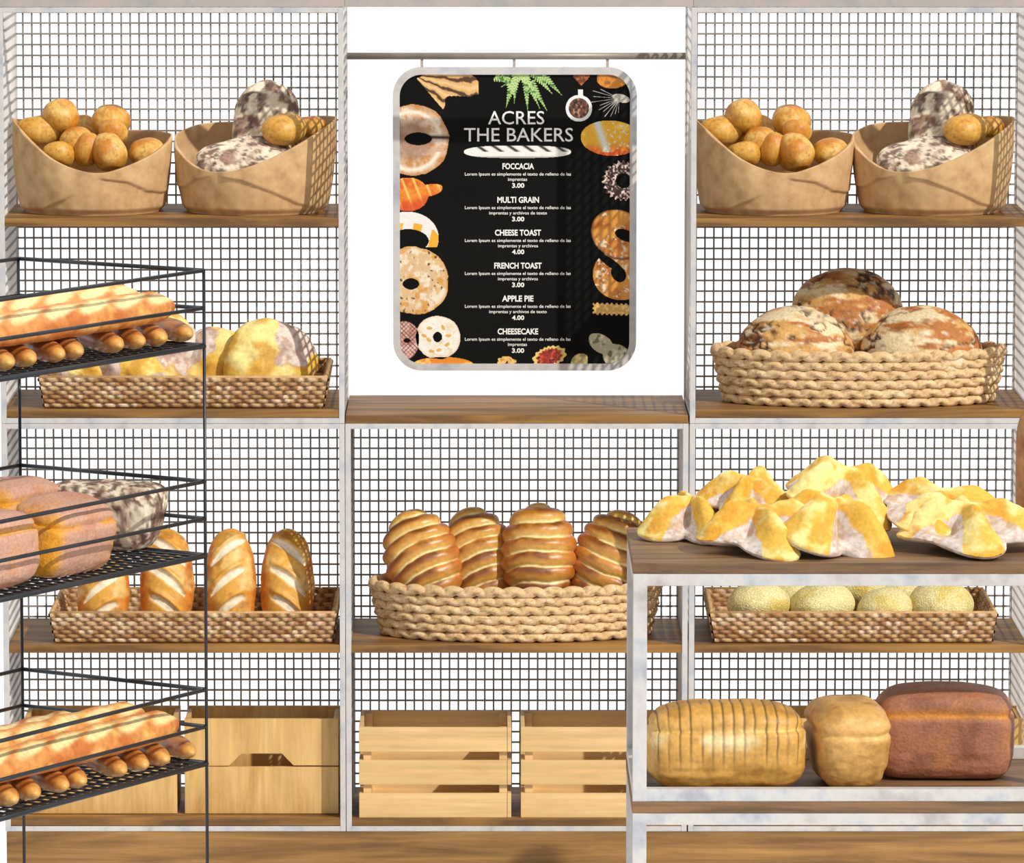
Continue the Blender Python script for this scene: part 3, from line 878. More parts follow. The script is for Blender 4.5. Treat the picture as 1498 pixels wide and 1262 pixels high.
dup(cr, (W(147, 1190, 0.05)[0], 0.15, zc), 'honey coloured wooden crate behind the rack, left bottom shelf')
dup(cr, (W(1140, 1190, 0.05)[0], 0.15, zc), 'honey coloured wooden crate behind the sliced loaf on the right bottom shelf')
dup(cr, (W(1383, 1190, 0.05)[0], 0.15, zc), 'honey coloured wooden crate behind the brown loaf on the right bottom shelf')

def slat_crate(label, w, d, h, group):
    t = thing('slatted_crate', label, 'crate', (0,0,0), 0, group)
    b = 0.010; sh = h*0.270; gp = (h-3*sh)/2
    for k in range(3):
        z0 = k*(sh+gp)
        link('slat', MB().box(-w/2, w/2-0.011, -d/2, -d/2+b, z0, z0+sh).mesh('slat', 0.0012), M['pine'], t)
        link('slat', MB().box(-w/2, w/2, d/2-b, d/2, z0, z0+sh).mesh('slat', 0.0012), M['pine'], t)
        link('slat', MB().box(-w/2, -w/2+b, -d/2+b+0.0006, d/2-b-0.0006, z0, z0+sh).mesh('slat', 0.0012), M['pine'], t)
        link('slat', MB().box(w/2-b, w/2, -d/2, d/2-b-0.0006, z0, z0+sh).mesh('slat', 0.0012), M['pine'], t)
    for xx in (-w/2+b+0.0006, w/2-b-0.0206):
        for yy in (-d/2+b+0.0006, d/2-b-0.0206):
            link('corner_post', MB().box(xx, xx+0.020, yy, yy+0.020, 0.002, h-0.003).mesh('corner_post', 0.001), M['pine'], t)
    link('base', MB().box(-w/2+b, w/2-b, -d/2+b, d/2-b, 0.001, 0.009).mesh('base'), M['pine'], t)
    return t
sw = px_w(525.5, 748, 1130, 0.01)
sc1 = slat_crate('pale pine slatted crate at the left of the middle bottom shelf', sw, 0.25, (1198-1064)/577/CT, 'pale pine slatted crates')
sc1.location = (W(636.7, 1190, 0.01)[0], 0.132, zs4c+0.0005)
dup(sc1, (W(873, 1190, 0.01)[0], 0.132, zs4c+0.0005), 'pale pine slatted crate partly hidden behind the display table legs')

# ------------------------------------------------------------------ menu board
SY = 0.34
sp = PX(SY) * 1.0
pc = W(753, 320.5, SY)
sp = (W(931, 320, SY)[0]-W(575, 320, SY)[0]); sp = 356.0/sp
szp = abs((542-99)/(W(753, 99, SY)[2]-W(753, 542, SY)[2]))
sign = thing('menu_board', 'black hanging menu board with rounded grey frame and printed breads', 'sign', pc)
def SL(px, py): return ((px-753)/sp, -(py-320.5)/szp)
def rrect(x0, x1, y0, y1, r, n=12):
    pts = []
    for cx_, cy_, a0 in ((x0+r, y1-r, 180), (x1-r, y1-r, 270), (x1-r, y0+r, 0), (x0+r, y0+r, 90)):
        for k in range(n+1):
            a = R(a0+90*k/n); pts.append((cx_+r*math.cos(a), cy_-r*math.sin(a)))
    return [SL(*p) for p in pts]
outer = rrect(575, 931, 99, 542, 42); inner = rrect(585, 921, 109.5, 532, 32)
n = len(outer)
V = []; Fr = []
for ring, y in ((outer, -0.011), (inner, -0.011), (outer, 0.011), (inner, 0.011)): V += [(p[0], y, p[1]) for p in ring]
for i in range(n):
    j = (i+1) % n
    Fr += [(i, j, n+j, n+i), (2*n+i, 3*n+i, 3*n+j, 2*n+j), (i, 2*n+i, 2*n+j, j), (n+i, n+j, 3*n+j, 3*n+i)]
fm = bpy.data.meshes.new('board_frame'); fm.from_pydata(V, [], Fr); fm.update()
link('board_frame', fm, M['frame'], sign)
pm = bpy.data.meshes.new('board_panel')
V = [(p[0], -0.005, p[1]) for p in inner] + [(p[0], 0.005, p[1]) for p in inner]
pm.from_pydata(V, [], [tuple(range(n)), tuple(range(2*n-1, n-1, -1))]); pm.update()
panel = link('board_panel', pm, M['board'], sign)
for px in (617.5, 752, 888):
    x = SL(px, 99)[0]
    z0, z1 = SL(px, 100)[1], SL(px, 86)[1]
    link('strap', MB().box(x-0.0035, x+0.0035, -0.001, 0.001, z0, z1).mesh('strap'), M['header'], sign)
zr = W(753, 82, SY)[2]
mb = MB(); mb.tube((xC0-0.001-0.5*(xC0+xC1), 0, 0), (xC1+0.001-0.5*(xC0+xC1), 0, 0), 0.0088, 16)
M['rod'] = mat_noise('brushed_rod_metal', [(0.3, (126,118,108)), (0.7, (158,148,136))], s=8, rough=0.4, metal=0.15)
o = link('hanging_rod', mb.mesh('rod', 0, True), M['rod']); o.location = ((xC0+xC1)/2, SY, zr)
tag(o, 'thin grey metal rod from which the menu board hangs', 'rod')

def text_part(txt, px0, px1, pyt, pyb, bold=0.0, name='lettering'):
    cu = bpy.data.curves.new('t', 'FONT'); cu.body = txt; cu.offset = bold; cu.size = 1.0; cu.resolution_u = 3
    cu.extrude = 0.004
    ob = bpy.data.objects.new('t', cu); COL.objects.link(ob)
    bpy.context.view_layer.update()
    me = bpy.data.meshes.new_from_object(ob.evaluated_get(bpy.context.evaluated_depsgraph_get()))
    bpy.data.objects.remove(ob)
    co_ = np.empty(len(me.vertices)*3, np.float32); me.vertices.foreach_get('co', co_); co_ = co_.reshape(-1, 3)
    x0, x1 = co_[:, 0].min(), co_[:, 0].max(); y0, y1 = co_[:, 1].min(), co_[:, 1].max()
    a, b = SL(px0, pyb), SL(px1, pyt)
    X = a[0]+(co_[:, 0]-x0)/(x1-x0)*(b[0]-a[0]); Z = a[1]+(co_[:, 1]-y0)/(y1-y0)*(b[1]-a[1])
    Y = -0.0062+np.where(co_[:, 2] > 0, -0.0006, 0.0006)
    me.vertices.foreach_set('co', np.stack([X, Y, Z], -1).astype(np.float32).ravel()); me.update()
    return link(name, me, M['text'], panel)
text_part('ACRES', 714, 796, 162.5, 182, 0.004)
text_part('THE BAKERS', 679, 838, 187, 207, 0.004)
L1 = 'Lorem Ipsum es simplemente el texto de relleno de las'
items = (('FOCCACIA', 735, 781, 243, 'imprentas', 743, 771, '3.00'), ('MULTI GRAIN', 727.5, 788.5, 292, 'imprentas y archivos de texto', 715.5, 800, '3.00'),
 ('CHEESE TOAST', 724, 791.5, 340, 'imprentas y archivos', 728.5, 787, '4.00'), ('FRENCH TOAST', 723, 792.5, 388.3, 'imprentas y archivos', 728.5, 787, '3.00'),
 ('APPLE PIE', 734.5, 780.5, 436.5, 'imprentas y archivos de texto', 715.5, 800, '4.00'), ('CHEESECAKE', 728, 787.5, 484.8, 'imprentas', 743, 771, '3.00'))
for tt, a, b, y, l2, c, d, pr in items:
    text_part(tt, a, b, y-4.6, y+4.4, 0.03)
    text_part(L1, 680, 835, y+9, y+15, 0.008)
    text_part(l2, c, d, y+16.8, y+22.8, 0.008)
    text_part(pr, 749, 767, y+24.5, y+31.5, 0.03)

def printed(name, x0, x1, y0, y1, fn, cell=0.8):
    """flat printed picture: fn(px,py)->(mask,rgb 0-255)"""
    nx, ny = int((x1-x0)/cell)+1, int((y1-y0)/cell)+1
    gx = np.linspace(x0, x1, nx); gy = np.linspace(y0, y1, ny)
    X, Y = np.meshgrid(gx, gy)
    m, C = fn(X, Y)
    # stay inside the rounded panel
    r = 33; qx = np.abs(X-753)-(168.3-r); qy = np.abs(Y-320.7)-(211.6-r)
    dd = np.hypot(np.maximum(qx, 0), np.maximum(qy, 0))+np.minimum(np.maximum(qx, qy), 0)-r
    m = m & (dd < 0)
    P = np.stack([(X-753)/sp, np.full_like(X, -0.0056), -(Y-320.5)/szp], -1)
    q = grid_faces(ny, nx, False, flip=True)
    keep = m.ravel()[q].sum(1) >= 3
    q = q[keep]
    if len(q) == 0: return
    C = lin(np.clip(C, 0, 255))
    return link(name, mesh_np(name, P, q, C, False), M['print'], panel)
def rgbn(shape, c): return np.broadcast_to(np.array(c, float), shape+(3,)).copy()
def nz(X, Y, s, seed=0, o=4): return fbm(np.stack([X, Y, 0*X+seed*3.1], -1), s, seed, o)
def mx(c, c2, m): return c*(1-np.clip(m, 0, 1)[..., None])+np.array(c2, float)*np.clip(m, 0, 1)[..., None]
def ell(X, Y, cx_, cy_, a, b, rot=0):
    c, s = math.cos(R(rot)), math.sin(R(rot)); u, v = X-cx_, Y-cy_
    return np.sqrt(((u*c+v*s)/a)**2+((-u*s+v*c)/b)**2)
def ringfood(cx_, cy_, a, b, hx, hy, ha, hb, base, hi, dk, seed, extra=None):
    def fn(X, Y):
        w = (nz(X, Y, 0.06, seed)-0.5)*0.14
        e = ell(X, Y, cx_, cy_, a, b)+w; h = ell(X, Y, hx, hy, ha, hb)
        C = rgbn(X.shape, base)
        C = mx(C, hi, ss(0.45, 0.65, nz(X, Y, 0.12, seed+1)))
        C = mx(C, dk, ss(0.52, 0.7, nz(X, Y, 0.09, seed+2))*0.8)
        C = mx(C, dk, ss(0.88, 1.0, e)*0.6)
        if extra: C = extra(X, Y, e, C)
        return (e < 1) & (h > 1), C
    return fn
def split(X, Y, e, C):
    u = ell(X, Y, 602, 206, 43, 42)
    cutm = np.exp(-((u-1.0)/0.09)**2)*((Y < 196) | (Y > 222))
    C = mx(C, (252,236,214), cutm)
    C = mx(C, (150,112,92), ss(0.8, 0.5, u)*0.6)
    return mx(C, (36,26,20), np.exp(-((Y-200-(X-600)*0.02)/2.2)**2)*(X > 628))
printed('printed_sandwich_bagel', 585, 660, 150, 260, ringfood(606, 205, 51, 53, 612, 203, 20, 9, (214,176,140), (238,214,190), (196,128,60), 3, split))
def cro(X, Y, e, C):
    st_ = np.sin((X*0.9-Y*0.35)*0.42)
    C = mx(C, (255,214,120), ss(0.5, 1.0, st_)*0.8)
    return mx(C, (214,70,20), ss(285, 304, Y+0.3*X-180)*0.8)
printed('printed_croissant', 585, 648, 260, 309, lambda X, Y: (((ell(X, Y, 597, 284, 30, 25) < 1) | (ell(X, Y, 628, 278, 20, 9, -12) < 1)), cro(X, Y, 0, mx(rgbn(X.shape, (240,150,40)), (224,96,24), ss(0.4, 0.7, nz(X, Y, 0.1, 5))))))
def glz(X, Y):
    e = ell(X, Y, 596, 348, 46, 39); h = ell(X, Y, 597, 352, 30, 17)
    C = rgbn(X.shape, (246,238,232)); C = mx(C, (246,176,40), ((np.sin(X*0.22+Y*0.05+1.4) > 0.1) & (h < 1.55)).astype(float))
    return (e < 1) & (h > 1) & (Y < 362), C
printed('printed_iced_croissant', 585, 643, 308, 362, glz)
def dots(X, Y, e, C): return mx(C, (90,64,40), ss(0.7, 0.76, nz(X, Y, 0.22, 77, 2)))
printed('printed_seeded_bagel', 585, 659, 360, 462, ringfood(606, 410, 51, 50, 601, 415, 12, 8, (226,190,142), (246,228,200), (216,150,60), 9, dots))
def net(X, Y, e, C): return mx(C, (84,36,28), ((np.abs(np.sin((X+Y)*0.5)) < 0.3) | (np.abs(np.sin((X-Y)*0.5)) < 0.3)).astype(float)*0.9)
printed('printed_chocolate_doughnut', 585, 616, 469, 526, ringfood(593, 497, 20, 28, 595, 498, 5, 3, (228,180,168), (240,206,196), (190,130,112), 15, net))
def pet(X, Y, e, C):
    for (u, v, a) in ((628, 480, 0), (620, 491, 20), (656, 491, 0), (654, 504, -30), (642, 512, -20), (631, 514, 10), (648, 479, 60), (627, 497, 40)):
        C = mx(C, (226,176,84), (ell(X, Y, u, v, 4.2, 2.4, a) < 1).astype(float)*0.9)
    return C
printed('printed_white_doughnut', 607, 674, 461, 527, ringfood(640.5, 493.5, 33, 32, 640, 493, 6.5, 7.5, (250,242,226), (255,250,240), (236,212,176), 19, pet))
printed('printed_orange_loaf', 606, 693, 520, 533, lambda X, Y: (ell(X, Y, 648, 534, 45, 12) < 1, mx(rgbn(X.shape, (232,140,40)), (255,200,110), ss(0.5, 0.7, nz(X, Y, 0.15, 4)))))
printed('printed_almonds', 726, 758, 518, 533, lambda X, Y: ((ell(X, Y, 735, 527, 7, 3.5, 15) < 1) | (ell(X, Y, 742, 524, 8, 3.2, 10) < 1) | (ell(X, Y, 749, 529, 7, 3.6, -5) < 1) | (ell(X, Y, 733, 531, 6, 3) < 1), mx(rgbn(X.shape, (238,198,116)), (200,150,70), ss(0.4, 0.7, nz(X, Y, 0.3, 6)))))
def tart(X, Y):
    e = ell(X, Y, 804, 522, 25, 15, -18)+0.06*np.sin(np.arctan2(Y-522, X-804)*16)
    C = mx(rgbn(X.shape, (160,44,28)), (222,90,60), ss(0.5, 0.65, nz(X, Y, 0.35, 8)))
    C = mx(C, (70,20,14), ss(0.6, 0.7, nz(X, Y, 0.3, 12)))
    return e < 1, mx(C, (238,206,120), ss(0.72, 0.8, e))
printed('printed_berry_tart', 778, 830, 503, 533, tart)
printed('printed_small_roll', 833, 860, 514, 533, lambda X, Y: (ell(X, Y, 848, 529, 14, 11, -40) < 1, mx(rgbn(X.shape, (196,180,120)), (150,134,80), ss(0.4, 0.7, nz(X, Y, 0.2, 9)))))
printed('printed_grey_bread', 860, 921, 486, 533, lambda X, Y: ((ell(X, Y, 880, 503, 21, 13, 35) < 1) | (ell(X, Y, 903, 522, 22, 18, 30) < 1), mx(mx(rgbn(X.shape, (190,182,150)), (224,218,190), ss(0.5, 0.7, nz(X, Y, 0.15, 10))), (120,112,84), ss(0.58, 0.7, nz(X, Y, 0.12, 13)))))
printed('printed_breadstick', 867, 922, 442, 463, lambda X, Y: ((X > 868+2*np.sin(Y)) & (np.abs(Y-452-(X-895)*0.03) < 8+1.5*np.sin(X*0.9)), mx(rgbn(X.shape, (222,170,80)), (244,216,150), ss(0.5, 0.62, nz(X, Y, 0.35, 11)))))
def prz(X, Y):
    e1 = ell(X, Y, 905, 342, 42, 35, 25); h1 = ell(X, Y, 915, 344, 16, 8, 20)
    e2 = ell(X, Y, 908, 402, 41, 37, 10); h2 = ell(X, Y, 905, 400, 10, 13, -30)
    m = ((e1 < 1) & (h1 > 1)) | ((e2 < 1) & (h2 > 1) & (ell(X, Y, 893, 384, 6, 22, -55) > 1))
    C = mx(rgbn(X.shape, (222,150,58)), (190,104,30), ss(0.45, 0.7, nz(X, Y, 0.07, 12)))
    C = mx(C, (250,230,200), ss(0.55, 0.62, nz(X, Y, 0.3, 14))*ss(0.45, 0.6, nz(X, Y, 0.05, 15)))
    C = mx(C, (96,50,16), np.exp(-((e1-1)/0.05)**2)*0.8*(e1 > 0.9))
    return m, C
printed('printed_sugared_pretzel', 862, 922, 304, 441, prz)
def coc(X, Y):
    e = ell(X, Y, 912, 264, 30, 28); a = np.arctan2(Y-264, X-912)
    m = (e < 1+0.08*np.sin(a*23)) & (e > 0.38)
    C = mx(rgbn(X.shape, (70,44,36)), (240,214,204), ss(0.50, 0.58, nz(X*1.0, Y, 0.4, 16, 3)))
    return m, C
printed('printed_coconut_doughnut', 880, 922, 234, 293, coc)
def ybun(X, Y):
    e = ell(X, Y, 893, 202, 44, 26, 3)
    C = mx(rgbn(X.shape, (246,184,40)), (226,92,24), ss(205, 226, Y))
    C = mx(C, (255,216,90), ss(0.5, 0.7, nz(X, Y, 0.08, 17)))
    u = (X-880)-(Y-200)*0.35
    C = mx(C, (232,234,236), np.exp(-(u/6.5)**2)*(Y < 222))
    C = mx(C, (250,228,190), ss(0.6, 0.66, nz(X, Y, 0.3, 18))*(X > 884))
    return e < 1, C
printed('printed_yellow_bun', 848, 922, 175, 230, ybun)
def cup(X, Y):
    e = ell(X, Y, 846.5, 158.5, 19.5, 19.5); hd = (np.abs(X-849) < 3.8) & (Y > 131) & (Y < 142)
    C = rgbn(X.shape, (244,240,238)); k = nz(X, Y, 0.28, 19, 2)
    beans = mx(mx(rgbn(X.shape, (96,56,40)), (186,136,108), ss(0.55, 0.7, k)), (30,16,12), ss(0.42, 0.34, k))
    C = np.where((e < 0.76)[..., None], beans, C)
    return (e < 1) | hd, C
printed('printed_coffee_cup', 826, 868, 130, 180, cup, 0.6)
def wheat(X, Y):
    m = ell(X, Y, 908, 144, 13, 6, 15) < 1
    for k, (a, l) in enumerate(((196, 40), (184, 38), (172, 42), (160, 30), (150, 34), (140, 30), (128, 34), (115, 30), (104, 24), (206, 30), (92, 22))):
        c, s = math.cos(R(a)), math.sin(R(a)); u, v = X-905, Y-144
        m |= (np.abs(-u*s+v*c) < 0.55) & (u*c+v*s > 0) & (u*c+v*s < l)
    return m, mx(rgbn(X.shape, (196,192,184)), (240,216,190), ss(0.5, 0.7, nz(X, Y, 0.2, 20))*(ell(X, Y, 908, 144, 14, 8, 15) < 1))
printed('printed_wheat_ear', 860, 922, 120, 176, wheat, 0.5)
printed('printed_brown_roll', 872, 919, 109, 132, lambda X, Y: (ell(X, Y, 895, 115, 23, 15) < 1, mx(rgbn(X.shape, (226,146,50)), (150,80,30), ss(0.45, 0.7, nz(X, Y, 0.1, 21)))))
printed('printed_cinnamon', 836, 862, 109, 126, lambda X, Y: (np.abs(Y-112) < 14-np.abs(X-850)*1.1, mx(rgbn(X.shape, (190,110,50)), (110,56,26), ss(0.45, 0.6, nz(X, Y, 0.25, 22)))))
def fern(X, Y):
    m = np.zeros(X.shape, bool); C = rgbn(X.shape, (120,170,90))
    for (x0, y0, x1, y1) in ((724, 112, 745, 122), (738, 108, 752, 140), (755, 106, 752, 152), (765, 106, 790, 160), (768, 106, 772, 166), (780, 106, 808, 138), (770, 108, 732, 128), (790, 106, 822, 140), (750, 120, 740, 158), (775, 120, 800, 162)):
        L_ = math.hypot(x1-x0, y1-y0); dx_, dy_ = (x1-x0)/L_, (y1-y0)/L_
        u = (X-x0)*dx_+(Y-y0)*dy_; v = np.abs(-(X-x0)*dy_+(Y-y0)*dx_)
        ww = 8.5*np.clip(1-u/L_, 0.08, 1)*(0.45+0.55*np.abs(np.sin((u-v*0.7)*0.75)))
        k = (u > 0) & (u < L_) & (v < ww); m |= k
        C = mx(C, (206,228,150), k*np.abs(np.sin((u-v*0.7)*0.75))**2*0.9)
    return m, mx(C, (70,120,50), ss(0.55, 0.65, nz(X, Y, 0.2, 23)))
printed('printed_fern', 720, 824, 109, 168, fern, 0.6)
def mush(X, Y):
    u, v = X-600, Y-104
    r = np.hypot(u*0.72, v*1.25)+(nz(X, Y, 0.05, 24)-0.5)*18; a = np.arctan2(v*1.2, u)
    m = (r < 72-10*np.cos(a*9)) & (r > 16) & (a > 0.0) & (a < 0.95)
    lay = np.abs(np.sin(a*10+r*0.05+nz(X, Y, 0.06, 29)*3))
    C = mx(rgbn(X.shape, (84,54,30)), (226,178,112), ss(0.25, 0.6, lay))
    C = mx(C, (246,208,150), ss(0.8, 1.0, lay)*0.7)
    return m, C
printed('printed_pastry_leaves', 600, 700, 109, 166, mush)
def drawn(X, Y):
    e = ell(X, Y, 757, 221.5, 78.5, 9.5)
    m = (np.abs((X-757)/78.5)**3.2+np.abs((Y-222)/9.3)**2.2) < 1
    C = rgbn(X.shape, (244,240,232))
    for k in range(6):
        u = (X-(698+k*23))-(Y-213)*1.5
        C = mx(C, (30,28,26), (np.exp(-(u/3.4)**2)*(Y < 222)))
    C = mx(C, (120,116,110), ss(227, 231, Y)*0.7)
    return m, C
printed('drawn_white_loaf', 677, 838, 210, 233, drawn, 0.6)

# ------------------------------------------------------------------ display table (front right)
TY0 = -1.66                         # front plane
pA = W(926.3, 860, TY0); pD = 0.56; TY1 = TY0+pD
tw = 0.0318
tx0 = pA[0]; tx1 = tx0+1.16
def zt(py): return W(926, py, TY0)[2]
table = thing('display_table', 'two tier display table with brown wooden tops on a white metal frame', 'table', ((tx0+tx1)/2, (TY0+TY1)/2, 0))
hx, hy = (tx1-tx0)/2, pD/2
def tb(nm, x0, x1, y0, y1, z0, z1, mat='frame', bev=0.0015): return link(nm, MB().box(x0, x1, y0, y1, z0, z1).mesh(nm, bev), M[mat], table)
zA, zB, zC, zD_, zE, zF = zt(823), zt(838.8), zt(857.3), zt(1154), zt(1172.5), zt(1189)
zG = zt(1207)
tb('table_top', -hx-0.001, hx+0.001, -hy-0.001, hy+0.001, zB, zA, 'table')
tb('lower_shelf', -hx-0.001, hx+0.001, -hy-0.001, hy+0.001, zF, zE, 'table')
for (za, zb) in ((zE, zB), (0.0, zF)):
    for sx_ in (-1, 1):
        for sy in (-1, 1):
            xx = (-hx, -hx+tw) if sx_ < 0 else (hx-tw, hx); yy = (-hy, -hy+tw) if sy < 0 else (hy-tw, hy)
            tb('leg', *xx, *yy, za+0.0003, zb-0.0003)
for (za, zb) in ((zC, zB), (zE, zD_), (zG, zF)):
    for sy in (-1, 1):
        yy = (-hy+0.0005, -hy+tw) if sy < 0 else (hy-tw, hy-0.0005)
        tb('cross_rail', -hx+tw-0.001, hx-tw+0.001, *yy, za+0.0005, zb-0.0005)
    for sx_ in (-1, 1):
        xx = (-hx+0.0005, -hx+tw) if sx_ < 0 else (hx-tw, hx-0.0005)
        tb('side_rail', *xx, -hy+tw-0.001, hy-tw+0.001, za+0.0005, zb-0.0005)

ts = PX(TY0+0.2)
def star_at(px0, px1, top, bot, Y, mi, rz, tilt, lb):
    s = PX(Y); w = (px1-px0)/s; h = (bot-top)/s
    o = link('folded_bread', star_m[mi], M['floury'])
    p = W((px0+px1)/2, bot, Y)
    q = w/0.262
    o.scale = (q, q, max(0.6, min(1.6, h*0.94/0.125)))
    o.location = (p[0], Y, max(p[2]+0.013, zA+0.016*q))
    o.rotation_euler = (R(tilt[0]), R(tilt[1]), R(rz))
    return tag(o, lb, 'bread', 'folded floured breads piled on the table')
star_at(938, 1092, 722, 790, TY0+0.40, 0, 20, (3, -4), 'folded floured bread at the left end of the pile')
star_at(1020, 1160, 685, 752, TY0+0.36, 2, 70, (10, -8), 'folded floured bread resting behind the left ones, second highest at left')
star_at(1137, 1310, 670, 746, TY0+0.33, 1, 40, (14, 4), 'folded floured bread on the very top of the pile')
star_at(1275, 1465, 704, 768, TY0+0.30, 3, 10, (8, 6), 'wide folded bread lying high at the right of the pile')
star_at(1018, 1200, 746, 824, TY0+0.17, 2, 15, (4, 0), 'folded floured bread at the front left of the pile')
star_at(1112, 1298, 722, 812, TY0+0.18, 0, 62, (12, 4), 'folded floured bread in front with a big white lobe')
star_at(1315, 1512, 745, 822, TY0+0.19, 1, 5, (1, 0), 'folded floured bread at the front right, cut by the picture edge')

sl_m = m_pan(5, 0.375, 0.20, 0.21, (216,164,78), (236,196,110), (168,118,44), crown=0.45, slices=15, taper=0.03, p=5.5, sq=3.4, crease=0.55)
o = link('sliced_loaf', sl_m, M['bread']); s = PX(TY0+0.17)
p = W(1060, 1090, TY0+0.20); zsh = zE
o.scale = (1, 1, 0.90); o.location = (p[0], TY0+0.18, zsh+0.0945); o.rotation_euler = (0, 0, R(3)); tag(o, 'long golden sliced loaf at the left of the table lower shelf', 'bread')
sm_m = m_pan(8, 0.30, 0.19, 0.21, (222,172,96), (228,184,108), (176,126,56), crown=0.55, taper=0.24, p=6.0, sq=4.0, crease=0.45)
o = link('small_tin_loaf', sm_m, M['bread'])
p = W(1240, 1090, TY0+0.2); o.scale = (1, 1, 0.88); o.location = (p[0], TY0+0.22, zsh+0.0930); o.rotation_euler = (0, 0, R(97)); tag(o, 'small golden tin loaf seen end on, middle of the table lower shelf', 'bread')
bw_m = m_pan(12, 0.33, 0.20, 0.215, (172,114,84), (220,144,48), (130,80,56), crown=0.55, taper=0.02, p=8, sq=4.6, crease=0.56)
o = link('brown_tin_loaf', bw_m, M['dense'])
p = W(1380, 1070, TY0+0.32); o.scale = (1, 1, 0.92); o.location = (p[0], TY0+0.33, zsh+0.0982); o.rotation_euler = (0, 0, R(-2)); tag(o, 'big dark brown tin loaf at the right of the table lower shelf', 'bread')
# upright loaf at the right picture edge, standing at the back of the table top
P_, t_, ph_ = body(0.30, 0.13, 0.12, p=5.0, q=2.6, flat=0.95)
C_ = mixc(CC(t_.shape, (200,150,96)), lin((150,98,52)), ss(0.4, 0.7, fbm(P_, 14, 3)))
o = link('tall_brown_loaf', fin('tall_loaf', P_, C_), M['bread'])
p = W(1527, 700, TY0+0.46); orient(o, (p[0], TY0+0.47, zA+0.150), (0, 0, 1), (0, -1, 0)); tag(o, 'tall brown loaf standing at the right picture edge behind the folded breads', 'bread')

# ------------------------------------------------------------------ wire bread rack (front left)
AZ = math.atan2(1, 1.58)
u_ab = Vector((math.cos(AZ), -math.sin(AZ), 0)); v_cb = Vector((math.sin(AZ), math.cos(AZ), 0))
A_ = Vector(W(26.5, 376, -0.42)); lo, hi_ = 0.2, 1.2
for _ in range(40):
    m_ = (lo+hi_)/2
    if proj(A_+u_ab*m_)[0] < 298: lo = m_
    else: hi_ = m_
rw = lo; rl = 1.15
B_ = A_+u_ab*rw
cen = (A_+B_)*0.5 - v_cb*(rl/2)
rack = thing('bread_rack', 'black wire bread rack with three basket trays, cut by the left picture edge', 'rack', (cen.x, cen.y, 0), -AZ)
def zB_(py): return W(298, py, B_.y)[2]
tops = [zB_(395.5), zB_(704), zB_(1008.3)]; mids = [zB_(450.5), zB_(758.3), zB_(1062.5)]; trays = [zB_(506), zB_(812.5), zB_(1116.5)]
w2, l2 = rw/2, rl/2
ht = tops[0]
for sx_, sy in ((1, 1), (-1, 1), (1, -1), (-1, -1)):
    link('post', MB().tube((sx_*w2, sy*l2, 0), (sx_*w2, sy*l2, ht), 0.004, 10).mesh('post', 0, True), M['black'], rack)
for zt_, rr in [(z, 0.0050) for z in tops]+[(z, 0.0048) for z in mids]+[(z, 0.0066) for z in trays]:
    for a, b in (((-w2, l2), (w2, l2)), ((w2, l2), (w2, -l2)), ((w2, -l2), (-w2, -l2)), ((-w2, -l2), (-w2, l2))):
        link('rail', MB().tube((a[0], a[1], zt_), (b[0], b[1], zt_), rr, 10).mesh('rail', 0, True), M['black'], rack)
for z in trays:
    mb = MB()
    nx = 15; ny = 34
    for i in range(1, nx): x = -w2+rw*i/nx; mb.box(x-0.005, x+0.005, -l2, l2, z-0.003, z+0.001)
    for j in range(1, ny): y = -l2+rl*j/ny; mb.box(-w2, w2, y-0.0055, y+0.0055, z+0.001, z+0.004)
    link('tray_grid', mb.mesh('tray_grid'), M['black'], rack)

def rk(x, y, z):    # rack-local to world
    p = Vector((cen.x, cen.y, 0)) + u_ab*x + v_cb*y
    return Vector((p.x, p.y, z))
def y_at(px, x, z):
    lo, hi_ = -1.2, 1.2
    for _ in range(40):
        m_ = (lo+hi_)/2
        if proj(rk(x, m_, z))[0] < px: lo = m_
        else: hi_ = m_
    return lo
bg_big = [m_baguette(3, 0.82, 0.088, 6), m_baguette(7, 0.82, 0.088, 6), m_baguette(15, 0.82, 0.084, 6, (208,132,66), (176,92,36))]
bg_sm = [m_baguette(s, 0.27, 0.062, 0, (198,128,60), (166,92,38)) for s in (31, 35, 39)]
ordn = ['rightmost', 'second', 'third', 'fourth', 'fifth', 'sixth', 'seventh', 'eighth']
for ti, tn, tips in ((0, 'top', (277, 239, 207, 175, 116, 89, 47, 15)), (2, 'lowest', (281, 243, 212, 180, 121, 95, 53, 21))):
    z = trays[ti]
    for k, px in enumerate(tips):
        x = w2-0.012; zz = z+0.004+0.027
        y = y_at(px, x, zz); tip = rk(x, y, zz)
        d = Vector((0.40, -0.92, 0)).normalized()
        o = link('small_baguette', bg_sm[k % 3], M['glossy'])
        orient(o, tip-d*0.135, d, (0, 0, 1))
        tag(o, ('rightmost small plain baguette' if k == 0 else '%s small plain baguette from the right' % ordn[k]) + ' on %s rack tray' % tn, 'bread', 'small baguettes on the rack')
    for k, (px, xo, dz, lb) in enumerate(((251, 0.085, 0.0, 'long slashed baguette lying nearest the front rail'), (201, 0.175, 0.016, 'long pale slashed baguette behind the front one'), (120, 0.265, 0.004, 'long brown slashed baguette at the back'))):
        x = w2-xo; zz = z+0.058+0.038+dz
        y = y_at(px+(6 if ti else 0), x, zz)
        o = link('long_baguette', bg_big[k], M['bread'])
        c = rk(x, y-0.41, zz)
        orient(o, c, v_cb, (0.25, -0.3, 1) if k < 2 else (0, 0, 1))
        tag(o, lb+' on the %s rack tray' % tn, 'bread', 'long baguettes on the rack')
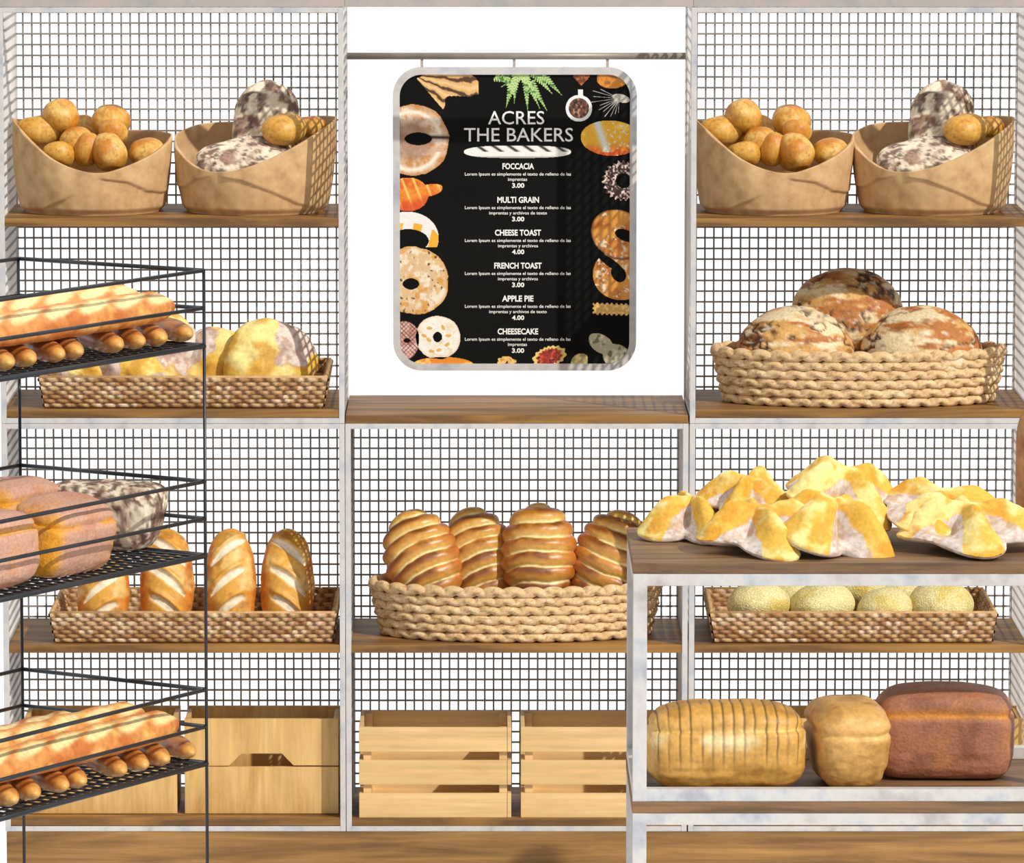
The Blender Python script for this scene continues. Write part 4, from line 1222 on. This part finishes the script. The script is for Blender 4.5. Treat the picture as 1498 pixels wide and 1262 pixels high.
z = trays[1]+0.004
pk1 = m_pan(41, 0.27, 0.17, 0.17, (206,158,134), (232,160,16), (190,128,96), crown=0.35, p=6, sq=3.6, crease=0.62, ends=0.95)
pk2 = m_pan(45, 0.27, 0.17, 0.17, (208,160,136), (236,170,24), (196,132,100), crown=0.35, p=6, sq=3.6, crease=0.62, ends=0.95)
o = link('pink_tin_loaf', pk1, M['dense'])
x = w2-0.115; y = y_at(90, x, z+0.08); orient(o, rk(x, y, z+0.088), v_cb, (0.12, -0.25, 1)); tag(o, 'pinkish brown tin loaf in the middle of the second rack tray', 'bread', 'tin loaves on the second rack tray')
o = link('pink_tin_loaf', pk2, M['dense'])
y2 = y-0.30; orient(o, rk(x, y2, z+0.088), v_cb, (0.0, 0, 1)); tag(o, 'pinkish tin loaf with yellow edge at the left picture edge, second rack tray', 'bread', 'tin loaves on the second rack tray')
o = link('pink_tin_loaf', pk1, M['dense'])
x = w2-0.40; y = y_at(20, x, z+0.09); orient(o, rk(x, y, z+0.088), v_cb, (0.0, 0, 1)); tag(o, 'pinkish brown tin loaf at the back left of the second rack tray', 'bread', 'tin loaves on the second rack tray')
Pm, tm, pm_ = body(0.31, 0.17, 0.165, p=6, q=3, sq=3.4, flat=0.97)
kk = 1-0.24*np.clip(0.5-Pm[..., 2]/0.165, 0, 1); Pm[..., 0] *= kk; Pm[..., 1] *= kk
Pm = Pm+outn(Pm, 0.3, 0.17, 0.17)*((fbm(Pm, 22, 5)-0.5)*0.016)[..., None]
mb_ = fin('mottled_tin_loaf', Pm, flour_colour(Pm, 71, 50, 0.05))
o = link('mottled_tin_loaf', mb_, M['floury'])
x = w2-0.245; y = y_at(158, x, z+0.08); c = rk(x, y, z+0.084); orient(o, c, (0.96, -0.22, 0), (0, 0, 1)); tag(o, 'dark mottled floury tin loaf at the right of the second rack tray', 'bread', 'tin loaves on the second rack tray')
for o in SC.objects:
    if 'label' in o and not 4 <= len(o['label'].split()) <= 16: print('LABEL', len(o['label'].split()), o['label'])
